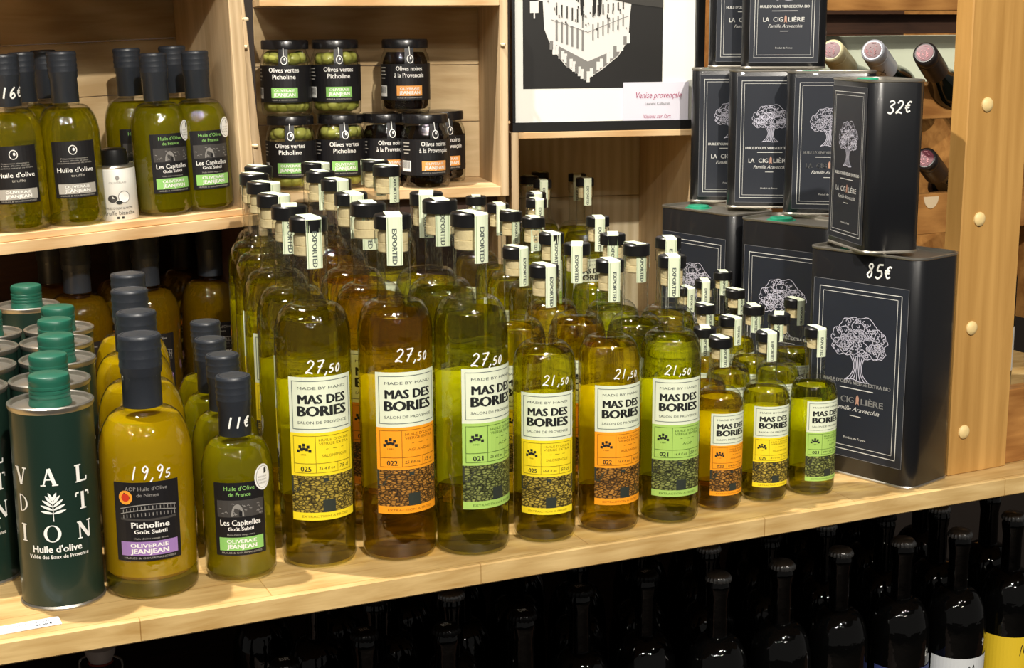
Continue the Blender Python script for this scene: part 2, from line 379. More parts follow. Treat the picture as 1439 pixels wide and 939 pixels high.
# ------------------------------------------------------------------ objects helpers
def tag(o, label, cat, group=None, kind=None):
    o['label'] = label; o['category'] = cat
    if group: o['group'] = group
    if kind: o['kind'] = kind
    return o
def empty(name, loc=(0, 0, 0), rz=0):
    o = bpy.data.objects.new(name, None); C.objects.link(o); o.location = loc; o.rotation_euler = (0, 0, rz); o.empty_display_size = .02
    return o
def copy_tree(o, parent=None):
    c = o.copy(); C.objects.link(c)
    if parent: c.parent = parent
    for ch in list(o.children): copy_tree(ch, c)
    return c
PROTOS = {}
def put(proto, loc, rz, label, cat, group=None, basis=None):
    o = copy_tree(proto); PROTOS[proto.name] = proto
    if basis is not None:
        o.rotation_euler = (basis @ Matrix.Rotation(rz, 3, 'Z')).to_euler()
    else: o.rotation_euler = (0, 0, rz)
    o.location = loc
    tag(o, label, cat, group)
    return o
def child(o, stem):
    for c in o.children:
        if c.name.split('.')[0] == stem: return c
def struct(o): o['kind'] = 'structure'; return o

# ------------------------------------------------------------------ the room
YAW = R(24.1); EX = Vector((cos(YAW), sin(YAW), 0)); EN = Vector((-sin(YAW), cos(YAW), 0))
P0 = at_z(543, 815, 0)
def uw(u, wd, z=0): return P0 + EX * u + EN * wd + Vector((0, 0, z))
def slab(name, x0, x1, y0, y1, z0, z1, k, loc, rz, bev=0):
    b = MB(); b.box(x0, x1, y0, y1, z0, z1, k, bev); o = b.build(name, None, smooth=False); o.location = loc; o.rotation_euler = (0, 0, rz); return o
struct(slab('floor', -4, 4, -5, 2.2, -.05, 0, 'floorm', uw(0, 0, -1.0), YAW))
struct(slab('ceiling', -4, 4, -5, 2.2, 0, .05, 'ceil', uw(0, 0, 2.55), YAW))
struct(slab('wall_back', -4, 4, 1.22, 1.27, -1.0, 2.55, 'wallm', uw(0, 0, 0), YAW))

# long oak shelf
b = MB(); b.box(-.95, 1.15, 0, 1.2, -.0195, 0, 'oak', .0012)
shelf = b.build('oak_shelf', None, smooth=False); shelf.location = uw(0, 0); shelf.rotation_euler = (0, 0, YAW)
tag(shelf, 'long thick oak shelf board of glued staves carrying the oil bottles and tins', 'shelf')
# lower shelf and the dark board behind the beer
b = MB(); b.box(-.95, 1.15, .02, 1.2, -.02, 0, 'darkwood', .0012)
o = b.build('lower_shelf', None, smooth=False); o.location = uw(0, 0, -.405); o.rotation_euler = (0, 0, YAW)
tag(o, 'dark lower shelf under the oak shelf carrying the black glass bottles', 'shelf')

# ------------------------------------------------------------------ oil bottles with stone hut labels
SZ = {'L': dict(H=.31, r=.0335, rn=.0150, rc=.0166, hc=.0125, zn=.2345, zf=.2045, l0=.046, l1=.175, oil=.222, vol='75 cl', oz='25.4 fl oz'),
      'M': dict(H=.258, r=.0292, rn=.0120, rc=.0133, hc=.0115, zn=.187, zf=.161, l0=.029, l1=.144, oil=.178, vol='50 cl', oz='16.8 fl oz'),
      'S': dict(H=.172, r=.0234, rn=.0102, rc=.0118, hc=.0098, zn=.121, zf=.102, l0=.017, l1=.100, oil=.114, vol='25 cl', oz='8.4 fl oz')}
def shoulder(r, rn, zf, zn, n=9):
    o = []
    for i in range(n + 1):
        t = i / n * pi / 2
        o.append((rn + .0012 + (r - rn - .0012) * max(cos(t), 0) ** .86, zf + (zn - zf) * sin(t)))
    return o + [(rn + .0003, zn + .003), (rn, zn + .007)]
def mas_label(d, col, year):
    r = d['r']; fn = cyl(r + .0002); W = r * R(106); x0, x1 = -W / 2, W / 2; z0, z1 = d['l0'], d['l1']; H = z1 - z0
    Z = lambda t: z1 - t * H
    b = MB(); n = 14
    b.rect(fn, x0, x1, Z(.385), z1, 'cream', 1, n)
    b.rect(fn, x0, x1, Z(.685), Z(.385), col, 1, n)
    b.rect(fn, x0, x1, Z(.945), Z(.685), 's' + col, 1, n)
    b.rect(fn, x0, x1, z0, Z(.945), col, 1, n)
    i = W * .05; t = H * .005
    b.line(fn, x0 + i, x1 - i, Z(.36), Z(.025), t, 'creamline', 2, n)
    b.text(fn, 'MADE BY HAND', 0, Z(.075), H * .020, 'midink', W * .72, 2)
    b.text(fn, 'MAS DES', -W * .0, Z(.150), H * .064, 'ink', W * .70, 2, bold=.036)
    b.text(fn, 'BORIES', 0, Z(.232), H * .072, 'ink', W * .72, 2, bold=.04)
    b.text(fn, 'SALON DE PROVENCE', 0, Z(.312), H * .020, 'midink', W * .74, 2)
    dk = 'd' + col
    b.line(fn, x0 + i, x1 - i, Z(.665), Z(.405), t * .7, dk, 2, n)
    xs = x0 + W * .37
    b.rect(fn, xs, xs + t * .7, Z(.665), Z(.405), dk, 2)
    b.rect(fn, x0 + i, x1 - i, Z(.60), Z(.596), dk, 2, n)
    b.rect(fn, x0 + W * .69, x0 + W * .69 + t * .7, Z(.665), Z(.60), dk, 2)
    cx = x0 + W * .21
    for a, rr in [(0, .058), (45, .058), (90, .058), (135, .058), (180, .058), (30, .03), (90, .022), (150, .03)]:
        px, pz = cx + W * rr * 1.6 * cos(R(a)) * .9, Z(.51) + H * rr * .72 * sin(R(a))
        s = W * .021
        b.rect(fn, px - s, px + s, pz - s, pz + s, 'ink', 2)
    b.text(fn, '1981', cx, Z(.535), H * .012, dk, W * .09, 2)
    b.text(fn, year, cx + W * .02, Z(.634), H * .036, 'ink', W * .15, 2, bold=.015)
    xm = (xs + x1 - i) / 2
    b.text(fn, "HUILE D'OLIVE", xm, Z(.435), H * .019, dk, W * .48, 2)
    b.text(fn, 'VIERGE EXTRA', xm, Z(.462), H * .019, dk, W * .48, 2)
    b.rect(fn, xm - W * .14, xm + W * .14, Z(.503), Z(.499), dk, 2, 2)
    b.text(fn, {'yellow': 'SALONENQUE', 'orange': 'AGLANDAU', 'green': 'AOP'}[col], xm, Z(.545), H * .02, dk, W * (.2 if col == 'green' else .4), 2)
    b.text(fn, d['oz'], x0 + W * .53, Z(.632), H * .02, 'ink', W * .24, 2, shear=.2)
    b.text(fn, d['vol'], x0 + W * .81, Z(.63), H * .026, 'ink', W * .17, 2, shear=.2)
    # dry-stone hut picture
    for sgn in (-1, 1):
        b.poly(fn, [(sgn * W * .5, Z(.685)), (sgn * W * .5, Z(.80)), (sgn * W * .40, Z(.80)), (sgn * W * .34, Z(.74)), (sgn * W * .24, Z(.685))][::sgn], 'sky', 2)
    b.rect(fn, W * -.03, W * .045, Z(.728), Z(.702), 'door', 2)
    b.rect(fn, W * -.045, W * .14, Z(.945), Z(.855), 'door', 2, 3)
    b.text(fn, 'EXTRACTION A FROID', 0, Z(.972), H * .017, dk, W * .7, 2)
    return b
def make_mas(size, col, year):
    d = SZ[size]; r, rn, H = d['r'], d['rn'], d['H']
    root = empty('oil_bottle')
    b = MB()
    prof = [(0, .003), (r * .75, .0015), (r - .006, 0), (r - .002, .0015), (r, .006), (r, .03), (r, d['zf'] - .01)] + shoulder(r, rn, d['zf'], d['zn']) + [(rn, H - d['hc'] - .014), (rn + .0012, H - d['hc'] - .013), (rn + .0012, H - d['hc'] - .002), (rn - .0005, H - d['hc'])]
    b.lathe(prof, 'glass', 48); b.build('bottle_body', root)
    b = MB(); ri = r - .0008; tb = .0035
    op = [(0, tb + .002), (ri * .6, tb + .001), (ri - .006, tb - .001), (ri - .0015, tb + .001), (ri, tb + .005), (ri, d['zf'] - .01)]
    for q in shoulder(ri, rn - .001, d['zf'] - .0008, d['zn'] - .0008):
        if q[1] < d['oil']: op.append(q)
    op += [(op[-1][0] - .001, d['oil']), (0, d['oil'])]
    b.lathe(op, {'yellow': 'oily', 'orange': 'oilo', 'green': 'oilg'}[col], 40); b.build('oil', root)
    b = MB(); rc = d['rc']; zt = H
    b.lathe([(rn, zt - d['hc']), (rc, zt - d['hc']), (rc, zt - .0015), (rc - .0012, zt - .0003), (rc - .003, zt), (0, zt)], 'cap', 40)
    cp = b.build('stopper_cap', root)
    b = MB(); k = rn - .0016; zc = zt - d['hc']
    q = H / .31
    b.lathe([(0, zc - .021 * q), (k - .001, zc - .021 * q), (k, zc - .0200 * q), (k, zc - .0125 * q), (k - .0005, zc - .012 * q), (k, zc - .0115 * q), (k, zc - .004 * q), (k - .001, zc - .003 * q), (k - .001, zc)], 'cork', 32)
    b.build('cork', cp)
    mas_label(d, col, year).build('label', root, smooth=False)
    b = MB(); fn = cyl(r - .0014, pi); Wb = r * R(112)
    b.rect(fn, -Wb / 2, Wb / 2, d['l0'] + .012 * H / .31, d['l1'] - .012 * H / .31, 'back', 0, 14)
    b.build('back_label', root, smooth=False)
    # paper seal over the stopper
    b = MB(); ws = rc * .86; fn = cyl(rc + .0003); zb = zt - .0435 * (H / .31) ** .7; zl = zt - d['hc']
    fn2 = cyl(rn + .0014)
    b.rect(fn, -ws / 2, ws / 2, zl - .002, zt - .001, 'seal', 1, 5)
    b.rect(fn, -ws / 2, ws / 2, zb, zl - .002, 'seal', 1, 5)
    pts = [(-ws / 2, -rc * .93), (ws / 2, -rc * .93), (ws / 2, rc * .9), (-ws / 2, rc * .9)]
    b.add([(ws / 2, -rc * .88 , zt + .0004), (ws / 2, rc * .88, zt + .0004), (-ws / 2, rc * .88, zt + .0004), (-ws / 2, -rc * .88, zt + .0004)], [(0, 1, 2, 3)], 'seal')
    e0 = [fn(-ws / 2 + ws * i / 5, zt - .001, 1) for i in range(6)]
    e1 = [(-ws / 2 + ws * i / 5, -rc * .88, zt + .0004) for i in range(6)]
    b.add(e0 + e1, [(i, i + 1, i + 7, i + 6) for i in range(5)], 'seal')
    fb = cyl(rc + .0003, pi); b.rect(fb, -ws / 2, ws / 2, zb + .012, zt - .001, 'seal', 1, 5)
    e0 = [fb(-ws / 2 + ws * i / 5, zt - .001, 1) for i in range(6)]
    e1 = [(ws / 2 - ws * i / 5, rc * .88, zt + .0004) for i in range(6)]
    b.add(e0 + e1, [(i, i + 1, i + 7, i + 6) for i in range(5)], 'seal')
    L2 = zt - .004 - zb
    for s in (-1, 1): b.rect(fn, s * ws * .40 - .0002, s * ws * .40 + .0002, zb, zt - .002, 'sealline', 2)
    b.text(fn, 'EXPORTED', 0, zb + L2 * .42, ws * .30, 'midink', L2 * .78, 2, bold=.03, rot=1)
    b.text(lambda a, z, l=1: (a, z, zt + .0006), 'SALON', 0, -rc * .35, ws * .16, 'sealline', ws * .5, 2)
    b.build('paper_seal', root, smooth=False)
    return root
MAS = {}
for s in 'LMS':
    for c, y in (('yellow', '025'), ('orange', '022'), ('green', '021')): MAS[s, c] = make_mas(s, c, y)

# ---- positions: (cap centre in the photograph's frame) on the plane of the cap tops
G75 = 'large oil bottles with stone hut labels'; G50 = 'medium oil bottles with stone hut labels'; G25 = 'small oil bottles with stone hut labels'
ORD = ['second', 'third', 'fourth', 'fifth', 'sixth', 'seventh']
spots = []   # size, colour, px, py, front?, label, rot, seal angle, price
def front(s, c, px, py, lab, rot, sa, price=None): spots.append([s, c, px, py, True, lab, R(rot), R(sa), price])
front('L', 'yellow', 433, 304, 'large clear oil bottle with yellow stone hut label, front of its column', 20.5, 17, ('27,50', .184, .004))
front('L', 'orange', 551.5, 300, 'large clear oil bottle with orange stone hut label, front of its column', 24.6, 5, ('27,50', .190, .006))
front('L', 'green', 659, 297, 'large clear oil bottle with green stone hut label, front of its column', 39.6, 32, ('27,50', .183, -.004))
front('M', 'yellow', 764.5, 371, 'medium oil bottle with yellow stone hut label, first row between large and orange medium', 6, 31, ('21,50', .156, .010))
front('M', 'orange', 857, 364, 'medium amber oil bottle with orange stone hut label, front row', 23, 20, ('21,50', .155, .006))
front('M', 'green', 944.5, 358, 'medium oil bottle with green stone hut label, front row', 13, 10, ('21,50', .153, .0))
front('S', 'orange', 1013, 473, 'small oil bottle with orange stone hut label, front row', 26, 27)
front('S', 'yellow', 1079, 465, 'small oil bottle with yellow stone hut label, front row', 15, 24)
front('S', 'green', 1147, 459, 'small oil bottle with green stone hut label, beside the big priced black tin', 26, 30)
def col(s, c, lst, txt):
    for i, (px, py) in enumerate(lst): spots.append([s, c, px, py, False, txt.replace('#', ORD[i]), None, None, None])
col('L', 'yellow', [(406, 288), (384, 272), (368, 255), (357, 243.5), (363, 233)], 'large oil bottle with black cap, # from the front behind the yellow label one')
col('L', 'orange', [(516.6, 284), (492.9, 270), (472, 251), (450, 240), (442, 228)], 'large oil bottle with black cap, # from the front behind the orange label one')
col('L', 'green', [(616.5, 279), (600, 270)], 'large oil bottle with black cap, # from the front behind the green label one')
for px, py, t in [(543, 232, 'large oil bottle with its seal facing out, standing below the black olive jars'), (527, 225, 'large oil bottle half hidden behind the sealed one below the black olive jars')]:
    spots.append(['L', 'yellow', px, py, False, t, None, None, None])
col('M', 'yellow', [(725, 346), (749.7, 304.5), (717.7, 296), (700, 285), (669, 275)], 'medium oil bottle, # from the front in the left column of medium bottles')
col('M', 'orange', [(814, 341), (775, 326.5)], 'medium oil bottle, # from the front in the middle column of medium bottles')
col('M', 'green', [(902, 340.5), (861, 327.5), (840, 303.5)], 'medium oil bottle, # from the front in the column behind the green medium one')
spots.append(['M', 'green', 943, 335.5, False, 'medium oil bottle squeezed beside the leftmost big black tin', None, None, None])
for px, py, t in [(822, 249.5, 'medium oil bottle standing alone in front inside the crate under the picture'), (811, 243.7, 'medium oil bottle deepest in the crate under the picture, behind a lone one'),
                  (760, 251.4, 'medium oil bottle at left inside the crate under the picture, seal showing'), (749, 245, 'medium oil bottle at left inside the crate under the picture, second from its back'),
                  (743, 239, 'medium oil bottle at left inside the crate under the picture, deepest in the corner'), (753, 270, 'medium oil bottle at the left mouth of the crate under the picture, rear of two'),
                  (753.6, 278.6, 'medium oil bottle at the left mouth of the crate under the picture, front of two')]:
    spots.append(['M', 'green', px, py, False, t, None, None, None])
col('S', 'orange', [(976.5, 456), (991, 427), (963, 402)], 'small oil bottle, # from the front in the left column of small bottles')
col('S', 'yellow', [(1025.7, 444), (1059.5, 428.6), (1034, 406), (990, 392.5), (1016, 381)], 'small oil bottle, # from the front in the middle group of small bottles')
col('S', 'green', [(1095, 440), (1117, 419)], 'small oil bottle, # from the front behind the green small one')

# other round things on the shelf: [radius, z of reference, px, py]
TINS = [(68, 525), (67, 497), (78, 470), (78, 448), (82, 430), (36, 400), (-52, 508), (-36, 480), (-30, 456), (-22, 437)]
PICH = [(195, 469), (191, 437), (180, 406), (178, 384)]
CAPI = [(327, 527), (312, 497), (295, 475), (288, 451)]
REAR = [(109, 410), (206, 400), (296, 386), (73, 396), (173, 388), (259, 374)]
circ = []
for s in spots:
    d = SZ[s[0]]; p = at_z(s[2], s[3], d['H']); circ.append([p.x, p.y, d['r'] + .0004, s[4]])
def more(lst, z, r, nf):
    i0 = len(circ)
    for i, (px, py) in enumerate(lst):
        p = at_z(px, py, z); circ.append([p.x, p.y, r, i < nf])
    return i0
iT = more(TINS, .193, .034, 1); iP = more(PICH, .221, .0392, 1); iC = more(CAPI, .178, .0313, 1); iR = more(REAR, .160, .0392, 0)
_A = R(12); _n = Vector((-sin(_A), cos(_A), 0)); _L = at_y(729, 200, 1.985)
for it in range(300):
    for q, c in zip(spots, circ):
        if 'under the picture' in q[5]:
            e = (Vector((c[0], c[1], 0)) - _L).dot(_n) - (.26 - .008 - .0298)
            if e > 0: c[0] -= e * _n.x; c[1] -= e * _n.y
    for i in range(len(circ)):
        for j in range(i):
            a, b_ = circ[i], circ[j]
            dx, dy = a[0] - b_[0], a[1] - b_[1]; dd = math.hypot(dx, dy); need = a[2] + b_[2]
            if dd < need and dd > 1e-6:
                wa, wb = (0 if a[3] else 1), (0 if b_[3] else 1)
                if wa + wb == 0: wa = wb = 1
                k = (need - dd) / dd / (wa + wb) * 1.02
                a[0] += dx * k * wa; a[1] += dy * k * wa; b_[0] -= dx * k * wb; b_[1] -= dy * k * wb
rnd = random.Random(11)
for s, c in zip(spots, circ):
    x, y = c[0], c[1]
    rot = s[6] if s[6] is not None else R(22 + rnd.uniform(-9, 9))
    o = put(MAS[s[0], s[1]], (x, y, 0), rot, s[5], 'bottle', {'L': G75, 'M': G50, 'S': G25}[s[0]])
    view = math.atan2(-x, y)
    sa = s[7] if s[7] is not None else R(18 + rnd.uniform(-22, 26))
    child(o, 'paper_seal').rotation_euler = (R(rnd.uniform(-1, 1)), 0, view + sa - rot)
    if s[8]:
        b = MB(); b.hand(cyl(SZ[s[0]]['r'] + .0002), s[8][0], s[8][2], s[8][1], .0115 if s[0] == 'L' else .0095, 'chalk')
        b.build('price_writing', o, smooth=False)

# ------------------------------------------------------------------ dark-capped oil bottles
def capsule(b, r, z0, z1, hc, k):
    """shrink capsule with a ribbed screw cap"""
    p = [(r * .93, z0), (r * .95, z0 + .0005)]
    p += [(r * .93, z1 - hc - .004), (r * 1.0, z1 - hc - .002), (r * 1.0, z1 - hc + .002), (r * 1.03, z1 - hc + .003)]
    for i in range(3):
        q = z1 - hc + .004 + i * (hc - .007) / 3
        p += [(r * 1.04, q), (r * 1.0, q + (hc - .007) / 6), (r * 1.04, q + (hc - .007) / 3 * .95)]
    p += [(r * 1.04, z1 - .002), (r * .98, z1 - .0003), (r * .88, z1), (r * .84, z1 - .0008), (r * .8, z1), (0, z1 + .0004)]
    b.lathe(p, k, 36)
def make_dark(size, omx=None):
    if size == 'P': H, r, rn, zf, zn, oil, om, z0c, hc = .221, .039, .0160, .118, .158, .151, 'cloudy', .160, .030
    else: H, r, rn, zf, zn, oil, om, z0c, hc = .178, .031, .0135, .092, .124, .119, 'olive', .126, .024
    if size == 'T': om = 'truffle'
    om = omx or om
    root = empty('dark_capped_oil_bottle' if size != 'T' else 'truffle_oil_bottle')
    sh = []
    for i in range(11):
        t = i / 10; a = t * pi / 2
        sh.append((rn + (r - rn) * (cos(a) ** .85 if t < 1 else 0), zf + (zn - zf) * sin(a) ** 1.05))
    b = MB(); b.lathe([(0, .003), (r * .7, .002), (r - .006, 0), (r - .002, .0015), (r, .006), (r, zf - .004)] + sh + [(rn, H - .02)], 'glass', 48); b.build('bottle_body', root)
    b = MB(); ri = r - .0008; tb = .017 if size == 'P' else .004
    op = [(0, tb + (.012 if size == 'T' else 0)), (ri * .5, tb + (.009 if size == 'T' else 0)), (ri - .004, tb), (ri, tb + .004), (ri, zf - .004)] + [(max(q[0] - .0008, .004), q[1] - .0006) for q in sh if q[1] < oil]
    op += [(op[-1][0] - .001, oil), (0, oil)]
    b.lathe(op, om, 40)
    b.build('oil', root)
    if size == 'P':
        b = MB(); b.lathe([(0, .004), (ri * .7, .003), (ri - .005, .0015), (ri - .001, .004), (ri, .009), (ri, .0155), (ri - .004, .0165), (0, .0165)], 'truffle', 40); b.build('glass_base', root)
    b = MB(); capsule(b, rn + .0012, z0c, H, hc, 'capgrey'); b.build('capsule', root)
    # black label
    k = {'P': 'violet', 'C': 'jgreen', 'T': 'silverprint'}[size]
    W = r * R(82 if size == 'P' else 84); z0, z1 = (.036, .104) if size == 'P' else ((.026, .091) if size == 'C' else (.030, .088)); Hh = z1 - z0; fn = cyl(r + .0003); Z = lambda t: z1 - t * Hh
    b = MB(); b.rect(fn, -W / 2, W / 2, z0, z1, 'black', 1, 12)
    b.rect(fn, -W * .42, W * .44, Z(.93), Z(.75), k, 2, 10)
    b.text(fn, 'OLIVERAIE', .01 * W, Z(.80), Hh * .05, 'white', W * .56, 3, bold=.02)
    b.text(fn, 'JEANJEAN', .01 * W, Z(.872), Hh * .06, 'white', W * .56, 3, bold=.03)
    b.text(fn, 'HUILES & GOURMANDISES', .01 * W, Z(.96), Hh * .026, 'silverprint', W * .78, 2)
    if size == 'P':
        b.text(fn, "AOP Huile d'Olive", 0, Z(.08), Hh * .05, 'lgrey', W * .62, 2)
        b.text(fn, 'de Nimes', .02 * W, Z(.16), Hh * .045, 'lgrey', W * .32, 2)
        b.text(fn, 'Picholine', .04 * W, Z(.54), Hh * .075, 'white', W * .56, 2, bold=.02)
        b.text(fn, 'Goût Subtil', .04 * W, Z(.625), Hh * .05, 'white', W * .48, 2, bold=.02)
        b.text(fn, "Huile d'olive vierge extra", .04 * W, Z(.71), Hh * .024, 'silverprint', W * .5, 2)
        b.disc(fn, -W * .31, Z(.19), Hh * .088, Hh * .088, 'aop', 2); b.disc(fn, -W * .31, Z(.19), Hh * .052, Hh * .052, 'aopr', 3, 10)
        # arena arcades
        for row in (0, 1):
            for i in range(15):
                x = -W * .36 + i * W * .055; zz = Z(.37 + row * .065) + Hh * .05 * (1 - ((i - 8) / 8) ** 2) * (1 if row == 0 else .6)
                b.rect(fn, x, x + W * .012, zz - Hh * .02, zz + Hh * .022, 'lgrey', 2)
        top = [(-W * .4 + W * .84 * i / 12, Z(.335) + Hh * .055 * (1 - ((i - 6.5) / 6.5) ** 2)) for i in range(13)]
        b.stroke(fn, top, Hh * .012, 'lgrey', 2); b.stroke(fn, [(x, z - Hh * .065) for x, z in top], Hh * .010, 'lgrey', 2)
        b.stroke(fn, [(x, Z(.46) + (z - Z(.335)) * -.3) for x, z in top], Hh * .03, 'dgrey', 2)
    elif size == 'C':
        b.text(fn, "Huile d'Olive", .0, Z(.075), Hh * .06, 'jgreen', W * .58, 2)
        b.text(fn, 'de France', .0, Z(.16), Hh * .055, 'jgreen', W * .42, 2)
        b.rect(fn, -W * .44, W * .46, Z(.47), Z(.24), 'dgrey', 2, 8)
        b.poly(fn, [(W * .12 * cos(R(a)) - W * .05, Z(.46) + Hh * .17 * sin(R(a))) for a in range(0, 181, 15)], 'lgrey', 3)
        b.rect(fn, -W * .02, W * .035, Z(.46), Z(.39), 'black', 4)
        rr = random.Random(2)
        for i in range(26):
            x = rr.uniform(-.42, .4) * W; z = Z(rr.uniform(.26, .45)); b.stroke(fn, [(x, z), (x + W * .03, z + Hh * rr.uniform(-.015, .02)), (x + W * .05, z - Hh * .008)], Hh * .008, 'lgrey', 3)
        b.text(fn, 'Les Capitelles', .0, Z(.545), Hh * .08, 'white', W * .78, 2, bold=.015)
        b.text(fn, 'Goût Subtil', .0, Z(.63), Hh * .05, 'white', W * .48, 2, bold=.02)
        b.text(fn, "Huile d'olive vierge extra", .0, Z(.71), Hh * .024, 'silverprint', W * .52, 2)
    else:
        b.disc(fn, -W * .02, Z(.15), Hh * .075, Hh * .085, 'white', 2); b.disc(fn, -W * .02, Z(.15), Hh * .06, Hh * .07, 'black', 3); b.disc(fn, 0, Z(.14), Hh * .02, Hh * .028, 'white', 4)
        for i, (t, wd) in enumerate([('Préparation alimentaire', .6), ("à base d'huile d'olive", .62), ('et arôme naturel de truffe', .78)]):
            b.text(fn, t, 0, Z(.30 + i * .04), Hh * .026, 'silverprint', W * wd, 2)
        b.text(fn, "Huile d'olive", .0, Z(.50), Hh * .085, 'white', W * .82, 2, bold=.012)
        b.text(fn, 'truffe', .04 * W, Z(.60), Hh * .055, 'silverprint', W * .3, 2)
    b.build('label', root, smooth=False)
    if size == 'C':
        b = MB(); q = cyl(r + .0006, R(40)); b.disc(q, .0, .093, .0085, .0115, 'white', 1, 28)
        b.disc(q, .0, .093, .0070, .0098, 'lgrey', 2, 28); b.disc(q, .0, .093, .0066, .0094, 'white', 3, 28)
        for i in range(5): b.stroke(q, [(.001, .096 + i * .001), (.0035, .0975 + i * .001)], .0007, 'ink', 4)
        for i, t in enumerate(['BIOLOGIQUE', "D'EXCELLENCE", 'VERGERS']): b.text(q, t, -.0005, .0935 - i * .0028, .0014, 'lgrey', .009, 4)
        b.build('round_sticker', root, smooth=False)
    return root
DR = make_dark('P', 'shade')  # rear bottles of the same kind, oil darkened to paint in the crate's shade
DP, DC, DT = make_dark('P'), make_dark('C'), make_dark('T')
GP = 'cloudy yellow oil bottles with dark capsules'; GC = 'small dark capped green oil bottles'
for i in range(len(PICH)):
    c = circ[iP + i]
    o = put(DP, (c[0], c[1], 0), R([12, 20, 22, 18][i]), ['wide cloudy yellow oil bottle with violet and black label, dark capsule, priced in white', 'cloudy yellow oil bottle directly behind the violet label bottle', 'cloudy yellow oil bottle, third back in the violet label column', 'cloudy yellow oil bottle, last of the violet label column'][i], 'bottle', GP)
    if i == 0:
        b = MB(); b.hand(cyl(.0393), '19,95', .006, .112, .0115, 'chalk'); b.build('price_writing', o, smooth=False)
for i in range(len(CAPI)):
    c = circ[iC + i]
    o = put(DC, (c[0], c[1], 0), R([13, 18, 15, 20][i]), ['small green oil bottle with black label and white round sticker, price on its capsule', 'small dark capped green oil bottle directly behind the one priced on its capsule', 'small dark capped green oil bottle, third back behind the priced one', 'small dark capped green oil bottle, last behind the priced one'][i], 'bottle', GC)
    if i == 0:
        b = MB(); b.hand(cyl(.0142), '11e', .003, .139, .010, 'chalk', wd=.0016); b.build('price_writing', o, smooth=False)
RL = ['leftmost of three', 'middle of three', 'rightmost of three']
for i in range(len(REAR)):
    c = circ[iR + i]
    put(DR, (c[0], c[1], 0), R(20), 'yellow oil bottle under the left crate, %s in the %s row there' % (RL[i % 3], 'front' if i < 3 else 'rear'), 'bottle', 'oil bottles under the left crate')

# ------------------------------------------------------------------ green tins with letters
def serif(b, fn, ch, cx, cz, h, k):
    t = h * .2; th = h * .07; w2 = h * .34
    def bar(x0, z0, x1, z1, wd): b.stroke(fn, [(cx + x0 * h, cz + z0 * h), (cx + x1 * h, cz + z1 * h)], wd, k, 2)
    def ser(x, z, l=.3): b.rect(fn, cx + (x - l / 2) * h, cx + (x + l / 2) * h, cz + z * h - th / 2, cz + z * h + th / 2, k, 3)
    if ch == 'V': bar(-.3, .5, .02, -.5, t); bar(.32, .5, .04, -.45, th * 1.3); ser(-.3, .48, .34); ser(.32, .48, .28)
    if ch == 'A': bar(.32, -.5, .0, .5, t); bar(-.32, -.5, -.02, .48, th * 1.3); bar(-.2, -.15, .18, -.15, th); ser(.33, -.48, .34); ser(-.33, -.48, .28)
    if ch == 'L': bar(-.2, .5, -.2, -.5, t); bar(-.25, -.46, .32, -.46, th * 1.4); bar(.32, -.46, .34, -.22, th * 1.4); ser(-.2, .48, .4); ser(-.2, -.48, .36)
    if ch == 'T': bar(0, .5, 0, -.5, t); bar(-.4, .46, .4, .46, th * 1.4); bar(-.4, .46, -.42, .24, th * 1.3); bar(.4, .46, .42, .24, th * 1.3); ser(0, -.48, .4)
    if ch == 'I': bar(0, .5, 0, -.5, t); ser(0, .48, .4); ser(0, -.48, .4)
    if ch == 'N': bar(-.3, -.5, -.3, .5, th * 1.3); bar(-.34, .5, .3, -.5, t); bar(.3, -.5, .3, .5, th * 1.3); ser(-.3, -.48, .28); ser(.3, .48, .28); ser(-.36, .48, .2)
    if ch in 'OD':
        n = 28; vs = []
        for i in range(n + 1):
            a = 2 * pi * i / n
            if ch == 'D' and cos(a) < -.0: xo, xi = -.22, -.10
            else: xo, xi = .48 * cos(a), .30 * cos(a)
            zo, zi = .5 * sin(a), .45 * sin(a)
            if ch == 'D' and cos(a) >= 0: xo = -.2 + .6 * cos(a); xi = -.12 + .38 * cos(a)
            vs += [fn(cx + xo * h, cz + zo * h, 2), fn(cx + xi * h, cz + zi * h, 2)]
        b.add(vs, [(2 * i, 2 * i + 1, 2 * i + 3, 2 * i + 2) for i in range(n)], k)
